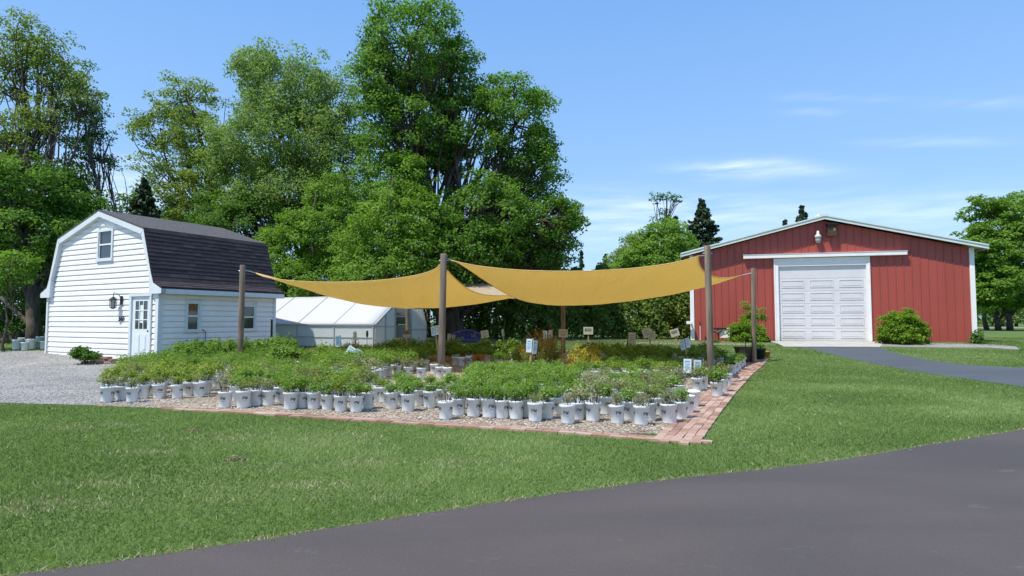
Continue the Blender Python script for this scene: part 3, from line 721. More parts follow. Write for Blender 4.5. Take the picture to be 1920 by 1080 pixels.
# door frame, header, track
fm = MB(BF); fm.box((fj0, -.07, -.02), (gd0, .1, ft)); fm.box((gd1, -.07, -.02), (fj1, .1, ft)); fm.box((gd0, -.06, gz1), (gd1, .1, ft)); fm.box((fj0 - .03, -.085, -.02), (fj0 + .03, -.071, ft)); fm.box((fj1 - .03, -.085, -.02), (fj1 + .03, -.071, ft)); fm.build('door_frame', M['white'], barn)
tk = MB(BF); t0 = buz(1393, 484); t1 = buz(1698, 474); zt_ = (t0[1] + t1[1]) / 2; tk.box((t0[0], -.22, zt_ - .07), (t1[0], -.003, zt_ + .09)); tk.box((t0[0] - .02, -.24, zt_ + .09), (t1[0] + .02, -.003, zt_ + .105)); tk.build('track_cover', M['white'], barn)
gdm = MB(BF); n6 = 6; H = gz1
for k in range(n6):
    gdm.box((gd0 + .001, .03, H * k / n6 + .004), (gd1 - .001, .07, H * (k + 1) / n6 - .004))
    if k == n6 - 1: continue
    for c in range(3):
        a = gd0 + (gd1 - gd0) * (c + .10) / 3; b_ = gd0 + (gd1 - gd0) * (c + .90) / 3; z0 = H * (k + .26) / n6; z1 = H * (k + .86) / n6
        gdm.prism([(a, z0), (b_, z0), (b_, z0 + .028), (a, z0 + .028)], .013, .0299); gdm.prism([(a, z1 - .028), (b_, z1 - .028), (b_, z1), (a, z1)], .013, .0299)
        gdm.box((a, .013, z0 + .028), (a + .028, .0299, z1 - .028)); gdm.box((b_ - .028, .013, z0 + .028), (b_, .0299, z1 - .028))
        gdm.box((a + .07, .019, z0 + .07), (b_ - .07, .0299, z1 - .07))
gdm.build('garage_door', M['garage'], barn)
bk_ = MB(BF); bk_.box((gd0, .071, -.05), (gd1, .09, H)); bk_.build('door_backing', M['garage'], barn)
# yard lamp and bird house
lu, lz = buz(1533, 446, .15); lamp = thing('barn_lamp', tuple(BO + brr * lu - bbk * .2 + Vector((0, 0, lz))), 'cream glass and metal yard lamp high on the barn gable', 'lamp')
b = MB(BF); b.lathe([(0, .30), (.05, .30), (.06, .16), (.13, .10), (.14, .0), (.10, -.02), (0, -.02)], (lu, -.24, lz), 14); b.box((lu - .05, -.24, lz + .18), (lu + .05, -.032, lz + .25)); b.build('housing', M['cap'], lamp, True)
b = MB(BF); b.lathe([(.10, -.02), (.125, -.10), (.09, -.22), (0, -.25)], (lu, -.24, lz), 14); b.build('shade', M['lampglass'], lamp, True)
hu, hz = buz(1559, 431, .15); bird = thing('bird_house', tuple(BO + brr * hu - bbk * .2 + Vector((0, 0, hz))), 'dark wooden bird house fixed near the barn peak', 'bird house')
b = MB(BF); b.box((hu - .17, -.30, hz - .28), (hu + .17, -.033, hz + .22)); b.build('body', M['mulch'], bird)
b = MB(BF); b.box((hu - .22, -.38, hz + .221), (hu + .22, -.034, hz + .27)); b.build('roof', M['dark'], bird)
b = MB(BF); b.box((hu + .05, -.31, hz - .08), (hu + .13, -.301, hz + .06)); b.build('front_panel', M['wood'], bird)
b = MB(BF); b.tube([(hu - .08, -.306, hz), (hu - .08, -.301, hz)], .045, 12); b.build('entrance', M['dark'], bird)
yp = buz(1313, 640)[0]; b = MB(BF); b.tube([(yp, -.35, -.1), (yp, -.35, .72)], .035, 8); b.build; pipe = thing('standpipe', tuple(BO + brr * yp - bbk * .35), 'pinkish white standpipe with dark red head at the barn corner', 'tap')
b.build('pipe', mat('pale pink pvc', (.55, .38, .34), .5), pipe); b = MB(BF); b.tube([(yp, -.35, .72), (yp, -.35, .86)], .055, 8); b.tube([(yp, -.35, .80), (yp + .10, -.42, .76)], .025, 6); b.build('head', mat('dull red iron', (.16, .03, .025), .6), pipe)
ml = buz(1292, 605, .3); b = MB(BF); b.box((ml[0] - .12, -.36, ml[1] - .07), (ml[0] + .14, -.22, ml[1] + .07)); b.box((ml[0] + .05, -.22, ml[1] - .03), (ml[0] + .12, -.005, ml[1] + .03)); tag(b.build('utility_box', M['white'], None, False, .01), 'small white box on the left corner of the barn', 'box')
# electric meter style dark and white notice beside the shrub
su_, sz_ = buz(1351, 628, .8); nt = thing('garden_notice', tuple(BO + brr * su_ - bbk * .8), 'white board and dark bracket on a post before the barn wall', 'sign')
b = MB(BF); b.tube([(su_ - .1, -.8, -.1), (su_ - .1, -.8, .55)], .035, 6); b.build('post', M['darkstake'], nt)
b = MB(BF); b.box((su_ - .30, -.85, .52), (su_ + .28, -.82, .60)); b.tube([(su_ - .35, -.86, .42), (su_ - .1, -.86, .36), (su_ + .1, -.88, .52)], .04, 6); b.tube([(su_ - .28, -.86, .30), (su_ - .05, -.86, .46)], .035, 6); b.build('bracket', M['dark'], nt)
b = MB(BF); b.box((su_ - .02, -.815, .15), (su_ + .42, -.80, .60)); b.build('board', M['white'], nt)

# ---------------------------------------------------------------- greenhouse
GO = G(702, 656); gr = Vector((.93, -.367, 0)).normalized(); gb = Vector((-gr.y, gr.x, 0)); GF = (GO, gr, gb)
def gvz(px, py): p = pl(px, py, GO, gr); return ((p - GO).dot(gb), p.z - GO.z)
GW = gvz(794, 620)[0]; ge = gvz(702.5, 610)[1]; gp = gvz(752, 556)[1]; GL = 8.4
gh = thing('greenhouse', tuple(GO - gr * (GL / 2) + gb * (GW / 2)), 'low white film covered greenhouse with open door behind the shed', 'greenhouse')
b = MB(GF); b.box((-GL, -.02, .1), (-.03, .0, ge)); b.box((-GL, GW, .1), (-.03, GW + .02, ge)); b.box((-GL, 0, .1), (-GL + .02, GW, ge)); b.build('side_panel', M['poly'], gh)
b = MB(GF)
for k in range(6): u = -GL + (GL - .04) * k / 5; b.box((u - .02, -.05, .0), (u + .02, -.0205, ge))
b.box((-GL, -.045, ge * .5 - .015), (-.05, -.021, ge * .5 + .015)); b.build('side_frame', M['alu'], gh)
gm = GW / 2
for sgn in (-1, 1):
    b = MB(GF); n = 14; vs = []; rr = random.Random(4 + sgn)
    for j in range(n + 1):
        for k in range(9):
            t = k / 8; u = -GL - .06 + (GL + .12) * j / n; v = gm + sgn * (gm + .06) * t; z = gp + (ge - gp) * t + .04 - .015 * math.sin(math.pi * (j * 5 / n % 1)) + rr.uniform(-.004, .004)
            vs.append((u, v, z))
    fs = [(j * 9 + k, j * 9 + k + 1, (j + 1) * 9 + k + 1, (j + 1) * 9 + k) for j in range(n) for k in range(8)]
    b.add(vs, fs); o = b.build('roof_film', M['polyroof'], gh, True); m_ = o.modifiers.new('thick', 'SOLIDIFY'); m_.thickness = .02
for k in range(6):
    u = -GL + .02 + (GL - .06) * k / 5; b = MB(GF); b.tube([(u, -.06, ge + .045), (u, gm, gp + .045)], .012, 4); b.build('roof_batten', M['alu'], gh)
b = MB(GF)
b.box((-GL - .06, -.075, ge + .0), (.05, -.05, ge + .045)); b.box((-GL, .4, (ge + .42 * (gp - ge)) + .055), (.03, .42, (ge + .42 * (gp - ge)) + .06)) if False else None
b.build('eave_rail', M['alu'], gh)
o0, o1 = gvz(740, 620)[0], gvz(762, 620)[0]; oz = gvz(750, 580)[1]
def roofz(v): return ge + (gp - ge) * (1 - abs(v - gm) / gm)
b = MB(GF)
def vprism(mb, poly, u0, u1):
    n = len(poly); vs = [(u0, p[0], p[1]) for p in poly] + [(u1, p[0], p[1]) for p in poly]
    mb.add(vs, [tuple(range(n)), tuple(range(2 * n - 1, n - 1, -1))] + [(i, i + n, (i + 1) % n + n, (i + 1) % n) for i in range(n)])
vprism(b, [(0, 0), (o0, 0), (o0, roofz(o0)), (0, ge)], -.01, .01); vprism(b, [(o1, 0), (GW, 0), (GW, ge), (o1, roofz(o1))], -.01, .01)
b.build('end_panel', M['poly'], gh)
b = MB(GF)
for v in (0.0, o0 * .5, o0, o1, GW): b.box((.012, v - .022, 0), (.045, v + .022, roofz(min(v, GW)) - .01))
b.box((.013, 0, ge * .92), (.04, o0, ge * .92 + .04)); b.box((.013, o0, oz - .12), (.04, o1, oz - .08)); b.box((.013, o0, oz * .8), (.04, o1, oz * .8 + .05)); b.box((.013, o1, ge * .92), (.04, GW, ge * .92 + .04))
vprism(b, [(-.03, ge - .03), (gm, gp - .03), (gm, gp + .05), (-.03, ge + .05)], .046, .07); vprism(b, [(GW + .03, ge - .03), (gm, gp - .03), (gm, gp + .05), (GW + .03, ge + .05)], .046, .07)
b.build('end_frame', M['alu'], gh)
dl = [gvz(766, 580), gvz(788, 580), gvz(794.5, 606), gvz(794.5, 649), gvz(766, 652)]; b = MB(GF); vprism(b, dl, .10, .13); b.build('open_door', M['poly'], gh)
b = MB(GF); b.box((.131, dl[0][0], gvz(780, 619)[1]), (.15, dl[2][0], gvz(780, 619)[1] + .05)); b.box((.131, dl[2][0] - .04, .0), (.15, dl[2][0], gvz(794, 607)[1])); b.box((.131, dl[0][0], .0), (.15, dl[0][0] + .04, dl[0][1])); b.build('door_rail', M['alu'], gh)
b = MB(GF); b.box((-GL + .3, .3, .0), (-GL + .9, GW - .3, 1.1)); b.build('bench', M['interior'], gh)
b = MB(GF); b.box((-GL, -.09, -.2), (0.02, -.052, .1)); tag(b.build('sill_board', M['wood'], gh))
t_ = gvz(702, 640); p = G(688, 662); th_ = thing('garden_thermometer', tuple(p), 'thin dark garden thermometer stake before the greenhouse wall', 'thermometer')
b = MB(); b.tube([p, p + Vector((0, 0, .55))], .008, 5); b.build('stake', M['dark'], th_)
b = MB(); b.lathe([(0, .52), (.03, .54), (.045, .64), (.03, .74), (0, .76)], tuple(p), 8); b.build('dial', M['dark'], th_)

# ---------------------------------------------------------------- posts and shade sails
POST = {}
def post(key, base_px, top_py, r, label, lean=0, dark=0):
    p = G(*base_px); tp = D(base_px[0] + lean, top_py, p.y)
    root = thing('wooden_post', tuple(p), label, 'post', 'round wooden posts holding up the shade sails')
    mb = MB(); mb.tube([p - Vector((0, 0, .3)), p + (tp - p) * .3, p + (tp - p) * .7, tp - Vector((0, 0, .02)), tp], [r * 1.05, r * 1.02, r, r * .97, r * .88], 14); mb.build('shaft', M['wood'], root, True)
    mb = MB(); mb.tube([tp - Vector((0, 0, .16)) + Vector((-r - .03, -.0, 0)), tp - Vector((0, 0, .16)) + Vector((r + .03, 0, 0))], .014, 6); mb.build('eye_bolt', M['alu'], root)
    POST[key] = (p, tp); return root
post('A', (450, 690), 497, .074, 'weathered post in front of the shed side wall', 5)
post('B', (827, 707), 476, .080, 'tall weathered post between the two golden sails', 5)
post('E', (1334, 722), 461, .068, 'tall weathered post at the brick path near the front pots', -8)
post('F', (1414, 681), 503, .066, 'grey weathered post beside the square planter at the path end', -2)
post('G', (1056, 662), 536, .072, 'wooden post behind the tall red tipped plants', 0)
post('D', (764, 650), 555, .072, 'brown post standing before the open greenhouse door', 0)

def cubic(P, t):   # curve through four points at t = 0,1/3,2/3,1
    a, b_, c, d = P
    w = ((1 - 3 * t) * (1 - 1.5 * t) * (1 - t), 9 * t * (1 - 1.5 * t) * (1 - t), -4.5 * t * (1 - 3 * t) * (1 - t), t * (1 - 3 * t) * (1 - 1.5 * t))
    return a * w[0] + b_ * w[1] + c * w[2] + d * w[3]
def sail(name, e0, e1, s0, s1, material, label, sag=0., n=36, group=None, posts=()):
    """Coons patch from four edge curves. e0: near edge, e1: far edge, s0/s1: the edges joining their starts and ends"""
    E0, E1, S0, S1 = [[D(*q) for q in e] for e in (e0, e1, s0, s1)]
    root = thing(name, tuple(E0[0]), label, 'shade sail', group)
    mb = MB(); rr = random.Random(3)
    for i in range(n + 1):
        for j in range(n + 1):
            u, v = i / n, j / n
            p = cubic(E0, u) * (1 - v) + cubic(E1, u) * v + cubic(S0, v) * (1 - u) + cubic(S1, v) * u
            p -= (E0[0] * (1 - u) * (1 - v) + E0[3] * u * (1 - v) + E1[0] * (1 - u) * v + E1[3] * u * v)
            k = 16 * u * (1 - u) * v * (1 - v)
            p.z -= sag * k
            # tension creases run out of the corners
            cr = 0
            for (cu, cv) in ((0, 0), (1, 0), (0, 1), (1, 1)):
                a = math.atan2(abs(v - cv), abs(u - cu) + 1e-6); r_ = math.hypot(u - cu, v - cv); cr += math.sin(a * 26) * math.exp(-r_ * 3.5) * min(1, r_ * 6)
            p.z += .028 * cr + .008 * math.sin(u * 31 + v * 17) * k
            mb.v.append(tuple(p))
    for i in range(n):
        for j in range(n):
            o = i * (n + 1) + j; mb.f.append((o, o + 1, o + n + 2, o + n + 1))
    ob = mb.build('cloth', material, root, True)
    so_ = ob.modifiers.new('thick', 'SOLIDIFY'); so_.thickness = .008
    hem = MB()
    for E in (E0, E1, S0, S1): hem.tube([cubic(E, i / 24) for i in range(25)], .013, 5)
    hem.build('hem', material, root, True)
    for c, tp in posts:
        mb = MB(); mb.tube([D(*c), tp], .009, 5); mb.build('tie_cord', M['alu'], root)
    return root
top = lambda k, dz=.12: POST[k][1] - Vector((0, 0, dz))
sail('shade_sail', [(480, 512, 16.9), (572, 528, 16.2), (727, 524, 15.1), (825, 496, 14.5)], [(762, 566, 21), (840, 566, 21.2), (940, 558, 21.2), (1040, 540, 21)],
     [(480, 512, 16.9), (582, 541, 18.3), (668, 562, 19.7), (762, 566, 21)], [(825, 496, 14.5), (868, 535, 16.2), (925, 554, 19), (1040, 540, 21)], M['sail'],
     'golden shade sail stretched from the shed side post to the middle post', .12, group=None, posts=[((480, 512, 16.9), top('A')), ((825, 496, 14.5), top('B')), ((762, 566, 21), top('D', .3)), ((1040, 540, 21), top('G'))])
sail('shade_sail', [(846, 488, 14.5), (985, 507, 14.1), (1165, 505, 13.5), (1310, 480, 13.0)], [(1046, 561, 21), (1150, 562, 20.5), (1280, 545, 19.3), (1392, 516, 18)],
     [(846, 488, 14.5), (903, 522, 16.5), (975, 562, 19.2), (1046, 561, 21)], [(1310, 480, 13.0), (1317, 505, 14.5), (1344, 520, 16.2), (1392, 516, 18)], M['sail'],
     'golden shade sail stretched from the middle post towards the barn', .06, posts=[((846, 488, 14.5), top('B', .08)), ((1310, 480, 13.0), top('E', .2)), ((1392, 516, 18), top('F')), ((1046, 561, 21), top('G', .2))])
sail('shade_sail', [(790, 552, 23.6), (840, 554, 23.6), (905, 556, 23.6), (965, 560, 23.6)], [(785, 534, 27), (830, 534, 27), (880, 532.5, 27), (935, 532, 27)],
     [(790, 552, 23.6), (788, 545, 24.7), (787, 539, 25.8), (785, 534, 27)], [(965, 560, 23.6), (958, 549, 24.7), (948, 540, 25.8), (935, 532, 27)], M['sail2'],
     'pale beige shade sail glimpsed between the two golden sails', .02, n=16)

# ---------------------------------------------------------------- potted nursery plants
rp = np.random.default_rng(21)
def pot_mesh():
    mb = MB(); mb.lathe([(.0, .004), (.080, .0), (.085, .02), (.0985, .212), (.104, .214), (.106, .240), (.103, .244), (.098, .242), (.096, .21), (.094, .17)], n=22); return mb
POTM = pot_mesh().build('pot', M['pot'], None, True); SOILM = MB().lathe([(.096, .196), (.06, .203), (.0, .206)], n=14).build('soil', M['soil'], None, True)
def prints():
    mb = MB()
    def R_(z): return .085 + (.0985 - .085) * (z - .02) / .175 + .0012
    def seg(s0, z0, s1, z1, w, base):
        d = Vector((s1 - s0, z1 - z0)); d.normalize(); n = Vector((-d.y, d.x)) * w / 2; vs = []
        k = max(1, int(abs(s1 - s0) / .012) + 1)
        for i in range(k + 1):
            t = i / k
            for sg in (-1, 1):
                s_ = s0 + (s1 - s0) * t + n.x * sg; z = z0 + (z1 - z0) * t + n.y * sg; a = base + s_ / .092; r = R_(z); vs.append((r * math.cos(a), r * math.sin(a), z))
        mb.add(vs, [(2 * i, 2 * i + 2, 2 * i + 3, 2 * i + 1) for i in range(k)])
    for q in range(1):
        B = 0
        h0, h1 = .126, .168
        seg(-.030, h0, -.030, h1, .008, B); seg(-.030, h1 - .003, -.010, h1 - .003, .007, B); seg(-.010, h1, -.010, h0 + .018, .007, B); seg(-.030, h0 + .020, -.010, h0 + .020, .007, B)
        seg(.000, h1, .008, h0, .008, B); seg(.008, h0, .016, h1 - .006, .007, B); seg(.016, h1 - .006, .024, h0, .007, B); seg(.024, h0, .033, h1, .008, B)
    return mb
def prints2():
    mb = MB()
    def R_(z): return .085 + (.0985 - .085) * (z - .02) / .175 + .0012
    for q in range(1):
        B = 0
        for z, w0, w1 in ((.104, -.030, .030),):
            vs = []
            for i in range(5):
                a = B + (w0 + (w1 - w0) * i / 4) / .092
                for dz in (0, .005): r = R_(z); vs.append((r * math.cos(a), r * math.sin(a), z + dz))
            mb.add(vs, [(2 * i, 2 * i + 2, 2 * i + 3, 2 * i + 1) for i in range(4)])
    return mb
LOGO = prints().build('printed_lettering', M['potink'], None); LOGO2 = prints2().build('printed_lines', M['potink2'], None)

TAGM = MB(); TAGM.add([(.07, -.012, .20), (.07, .012, .20), (.082, .012, .285), (.079, 0, .30), (.082, -.012, .285), (.069, -.012, .20), (.069, .012, .20), (.081, .012, .285), (.078, 0, .30), (.081, -.012, .285)], [(0, 1, 2, 3, 4), (9, 8, 7, 6, 5)]); TAGM = TAGM.build('plant_tag', M['white'])
def plant_arrays(kind, r):
    """leaf quads and stems of one potted plant; base of the stems at z = .18"""
    K = dict(green=(30, .20, .17, .040, 9, .75), lime=(26, .24, .17, .042, 9, .7), olive=(22, .27, .17, .036, 9, .55), varieg=(24, .20, .18, .042, 8, .7), sparse=(9, .16, .13, .036, 5, .6),
             gold=(46, .42, .30, .045, 12, .5), orange=(34, .20, .20, .036, 10, .6), redtip=(46, .62, .30, .040, 14, .42), dark=(26, .22, .22, .060, 8, .8), mound=(36, .15, .22, .036, 8, .9), tall=(24, .42, .24, .075, 9, .6))[kind]
    ns, H, W, lf, per, up = K; Vs = []; Ts = []; stems = []
    ns = int(ns * 1.5); per = int(per * 1.25); vt = r.normal(0, .14)
    for _ in range(ns):
        a = r.uniform(0, 2 * math.pi); s = math.sqrt(r.uniform(0, 1)); h = H * r.uniform(.55, 1.15) * (1 - .35 * s * s)
        tip = np.array([math.cos(a) * W * s, math.sin(a) * W * s, .19 + h]); base = np.array([math.cos(a) * .05 * s, math.sin(a) * .05 * s, .18]); stems.append((base, tip))
        t = r.uniform(.30, 1.05, per)[:, None]
        bow = np.array([0, 0, .06]) * np.sin(t * math.pi); P = base * (1 - t) + tip * t + bow + r.normal(size=(per, 3)) * (.022 + .25 * lf)
        d = unit(np.stack([P[:, 0] + r.normal(0, .05, per), P[:, 1] + r.normal(0, .05, per), np.full(per, .08)], 1))
        nr = unit(d * (1 - up) + np.array([0, 0, up]) + r.normal(size=(per, 3)) * .42)
        Vs.append(leaf_quads(P, nr, lf, .55 if kind != 'tall' else .7, r)); base_t = r.normal(.5, .12)
        hh = np.clip((P[:, 2] - .19) / (H + .01), 0, 1.2)
        if kind == 'redtip': tt = np.where(hh > .75, r.uniform(.7, 1, per), r.uniform(.0, .6, per))
        else: tt = vt + base_t + .20 * (t[:, 0] - .6) + r.normal(0, .15, per)
        Ts.append(np.clip(tt, 0, 1))
    return np.concatenate(Vs), np.concatenate(Ts), stems
LEAFOF = dict(green='pot green', lime='pot lime', olive='pot olive', varieg='pot variegated', sparse='pot variegated', gold='pot gold', orange='pot orange', redtip='pot red tip', dark='pot dark', mound='pot green', tall='pot dark')
PROTO = {}
def foliage_variants(kind, n):
    out = []
    for i in range(n):
        V, T, st = plant_arrays(kind, rp); f = np_mesh('foliage', V, None, T, LM[LEAFOF[kind]])
        sm = MB()
        for b0, t0 in st[::2 if kind not in ('sparse', 'gold', 'redtip') else 1]: sm.tube([tuple(b0), tuple((b0 + t0) / 2 + np.array([0, 0, .02])), tuple(t0)], [.0035, .003, .0015], 3, False)
        s = sm.build('stem', M['stem']); out.append((f, s))
    PROTO[kind] = out
for k, n in (('green', 6), ('lime', 5), ('olive', 4), ('varieg', 4), ('sparse', 3), ('gold', 2), ('orange', 2), ('redtip', 3), ('dark', 4), ('mound', 4), ('tall', 4)): foliage_variants(k, n)
PROTOTYPES = [TAGM, POTM, SOILM, LOGO, LOGO2] + [o for v in PROTO.values() for p in v for o in p]
def link_copy(o, parent, rz=0, sc=1):
    c = o.copy(); COL.objects.link(c); c.parent = parent; c.rotation_euler = (0, 0, rz); c.scale = (sc, sc, sc) if not hasattr(sc, '__len__') else sc; return c
def potted(x, y, kind, label, group, fs=1.0, near=True, ps=1.0, face=None):
    root = thing('potted_plant', (x, y, gz(x, y) + .007), label, 'potted plant', group)
    az = (math.atan2(-y, -x) + R.uniform(-1.3, 1.3)) if face is None else face
    p = link_copy(POTM, root, az, ps)
    p.rotation_euler = (R.gauss(0, .022), R.gauss(0, .022), az); p.scale = [ps * R.uniform(.95, 1.06)] * 3
    if near:
        link_copy(SOILM, p)
        for q in (-1.05, 1.05): link_copy(LOGO, p, q); link_copy(LOGO2, p, q)
    if kind:
        f, s = R.choice(PROTO[kind]); rz = R.uniform(0, 6.28); k = fs * R.uniform(.74, 1.16); zk = {'green': .80, 'lime': .74, 'olive': .72, 'dark': .62, 'tall': .52, 'mound': .8}.get(kind, .9)
        zz = k * zk * R.uniform(.8, 1.15); zz *= 1.22; k *= .86; fo_ = link_copy(f, root, rz, (k, k, zz)); fo_.location.z = .215 - .19 * zz
        if near:
            st_ = link_copy(s, root, rz, (k, k, zz)); st_.location.z = .215 - .19 * zz
            if R.random() < .35: tg = link_copy(TAGM, root, R.uniform(0, 6.28))
    return root
def ordn(n): return '%d%s' % (n, 'th' if 10 <= n % 100 <= 20 else {1: 'st', 2: 'nd', 3: 'rd'}.get(n % 10, 'th'))
placed = []
def px_list(lst, kinds, text, group, fs=1.0):
    n = len(lst)
    for i, q in enumerate(lst):
        p = G(q[0], q[1]); k = q[2] if len(q) > 2 else R.choice(kinds); placed.append((p.x, p.y))
        potted(p.x, p.y + .09, k, text % ordn(i + 1), group, fs * (q[3] if len(q) > 3 else 1))
px_list([(193, 756, 'sparse', 1.3), (221, 752, 'olive'), (241, 756, 'olive'), (263, 749), (292, 749, 'olive'), (327, 749), (348, 744), (369, 746)], ['olive', 'lime'],
        'white pot with pale leafy shoots, %s from the left at the gravel lot end', 'white pots along the front of the bed')
px_list([(416, 767, 'sparse', 1.25), (451, 767, 'olive'), (475, 763), (499, 763, 'olive'), (522, 757)], ['lime', 'olive'],
        'white pot %s from the left in the loose group after the bare gap', 'white pots along the front of the bed')
px_list([(540, 770, 'green'), (563, 767), (585, 769), (611, 771), (636, 774), (665, 775), (686, 769), (703, 757, 'sparse'), (718, 757)], ['green', 'lime', 'green'],
        'white pot under lush leaves, %s from the left before the post', 'white pots along the front of the bed')
px_list([(732, 769, 'green'), (748, 763), (763, 773), (782, 763), (804, 767), (824, 760)], ['green'],
        'white pot of fresh green leaves, %s from the left in the recessed stretch', 'white pots along the front of the bed')
px_list([(834, 789, 'sparse'), (859, 782, 'green', .9), (887, 784), (917, 786), (942, 787), (968, 789), (987, 785), (1004, 793, 'olive', .8), (1026, 788), (1043, 780)], ['green'],
        'white pot in the close front line right of the middle post, %s from the left', 'white pots along the front of the bed')
px_list([(1066, 797, 'sparse', 1.2), (1085, 790, 'varieg'), (1096, 785, 'green'), (1113, 793, 'sparse', 1.4), (1137, 780, 'green'), (1160, 797, 'varieg', .75), (1182, 790, 'green'), (1205, 800, 'varieg', .8), (1221, 792, 'olive', .9), (1236, 781, 'green'), (1259, 797, 'varieg', .95)], ['green'],
        'white pot at the near corner beside the bricks, %s from the left', 'white pots along the front of the bed')
px_list([(1280, 789, 'green', .8), (1291, 778, None), (1302, 766, None)], [None], 'white pot of dark bare soil, %s going back beside the brick path', 'white pots along the brick path')
px_list([(1348, 746, 'green', 1.15), (1358, 737, 'olive'), (1367, 724, 'olive', .8)], ['green'], 'white pot standing on the brick path, %s from the front', 'white pots along the brick path')
px_list([(1376, 703), (1381, 699), (1386, 695), (1390, 690), (1394, 687)], ['dark', 'olive'], 'small white pot of the even row by the bricks, %s from the front', 'white pots along the brick path', .9)
px_list([(1245, 732), (1263, 734), (1310, 734, 'olive'), (1320, 730), (1328, 714, 'sparse')], ['green', 'olive'], 'white pot behind the near corner pots, %s from the left by the card sign', 'white pots in the middle of the bed', 1.1)
px_list([(744, 704, 'varieg'), (764, 709, 'varieg', 1.1), (788, 712, 'varieg', .9), (813, 703, 'varieg', .5), (824, 709, 'sparse', .6), (838, 711, 'sparse', .8), (865, 688, None), (879, 686, None)], ['varieg'],
        'white pot with withered plant, %s from the left round the middle post', 'white pots in the middle of the bed')
px_list([(899, 698, 'orange', 1.1)], ['orange'], 'white pot of orange leaved plant right of the middle post, the %s', None)
px_list([(1086, 712, 'gold', 1.0), (1106, 706, 'gold', 1.0), (1072, 718, 'gold', .6), (1118, 712, 'gold', .6)], ['gold'], 'white pot of golden yellow shrub, %s from the front of the yellow clump', 'golden potted shrubs')
px_list([(988, 706, 'redtip', .9), (1004, 702, 'redtip', 1.05), (1020, 704, 'redtip', 1.05), (1037, 702, 'redtip', 1.0), (1013, 694, 'redtip', 1.05), (1030, 692, 'redtip', 1.0), (975, 700, 'redtip', .85)], ['redtip'],
        'white pot of tall olive plant with reddish tips, %s of the tall clump', 'tall red tipped potted plants')
px_list([(662, 688, 'redtip', .7), (690, 684, 'redtip', .65), (640, 680, 'olive', 1.2)], ['redtip'], 'pot of thin reddish shoots before the greenhouse, %s along', 'thin potted shoots before the greenhouse')

# the massed blocks behind: regular rows, one block after another
na = Vector((br[0].x - bf[0].x, br[0].y - bf[0].y)).normalized(); nb = Vector((-na.y, na.x)); O2 = Vector((1.9, 6.8))
# polygon of pot bases in the photograph, kinds, step across, step back, foliage scale, label
blocks = [
 ([(190, 752), (385, 744), (440, 712), (300, 694), (215, 708)], ['lime', 'olive', 'lime'], .34, .50, 1.15, 'leafy yellow green potted plant in the dense block nearest the gravel lot', 'yellow green potted plants by the gravel lot'),
 ([(405, 760), (520, 762), (705, 764), (722, 738), (600, 728), (560, 708), (450, 704)], ['green', 'lime', 'green', 'olive'], .31, .46, 1.08, 'bright green potted plant in the dense block left of the middle post', 'bright green potted plants left of the middle post'),
 ([(726, 764), (830, 768), (835, 781), (1075, 788), (1085, 716), (960, 712), (895, 712), (875, 735), (850, 744), (760, 748), (740, 742)], ['green'], .29, .44, 1.05, 'deep green potted plant in the dense block right of the middle post', 'deep green potted plants right of the middle post'),
 ([(1075, 786), (1255, 790), (1290, 750), (1230, 738), (1090, 742)], ['green', 'olive', 'varieg', 'green'], .31, .45, 1.05, 'mixed pale and green potted plant in the block behind the near corner', 'mixed potted plants behind the near corner'),
 ([(280, 696), (440, 704), (590, 702), (640, 682), (520, 672), (310, 686)], ['lime', 'tall', 'lime', 'green'], .42, .60, 1.1, 'taller leafy potted plant in the strip below the shed side wall', 'taller potted plants below the shed side wall'),
 ([(300, 688), (545, 674), (545, 667), (320, 681)], ['tall'], .46, .50, 1.05, 'broad leaved dark potted plant close against the shed side wall', 'broad leaved potted plants against the shed'),
 ([(590, 722), (700, 720), (740, 708), (800, 696), (800, 682), (640, 680), (600, 700)], ['varieg', 'olive', 'varieg', 'lime'], .33, .50, 1.3, 'pale speckled potted plant in the middle strip before the greenhouse', 'pale speckled potted plants'),
 ([(700, 686), (880, 684), (985, 700), (980, 672), (830, 667), (700, 669)], ['dark', 'tall', 'dark', 'lime'], .48, .60, 1.05, 'dark green low potted plant in the back strip before the blue bench', 'dark green potted plants of the back strip'),
 ([(1075, 724), (1180, 722), (1320, 708), (1300, 696), (1130, 700)], ['mound', 'lime', 'mound'], .36, .60, 1.1, 'low mounded yellow green potted plant behind the golden shrubs', 'low mounded potted plants'),
 ([(1090, 692), (1330, 694), (1368, 682), (1300, 669), (1110, 668)], ['dark', 'mound', 'dark'], .55, .75, 1.1, 'dark low potted plant in the shaded right back strip', 'dark potted plants of the right back strip'),
]
cands = []
pa = np.array(placed)
for bi, (poly, kinds, sa, sb_, fs, lab, grp) in enumerate(blocks):
    for i in range(-60, 30):
        for j in range(0, 40):
            w_ = O2 + na * (i * sa + (j % 2) * sa * .5 + R.uniform(-.06, .06)) + nb * (j * sb_ + R.uniform(-.07, .07))
            if w_.y < 5: continue
            q = proj((w_.x, w_.y, gz(0, w_.y)))
            if not inpoly(np.array([q[0]]), np.array([q[1]]), poly)[0]: continue
            if (np.hypot(pa[:, 0] - w_.x, pa[:, 1] + .09 - w_.y)).min() < .24: continue
            if any((w_ - Vector((P_[0].x, P_[0].y))).length < .22 for P_ in POST.values()): continue
            cands.append((w_.y, w_.x, bi, R.choice(kinds), fs, lab, grp))
cands.sort(); NIND = 300 - len(placed) - 4
far_plants = cands[NIND:]
for (y, x, bi, k, fs, lab, grp) in cands[:NIND]: potted(x, y, k, lab, grp, fs, near=(y < 12.0))
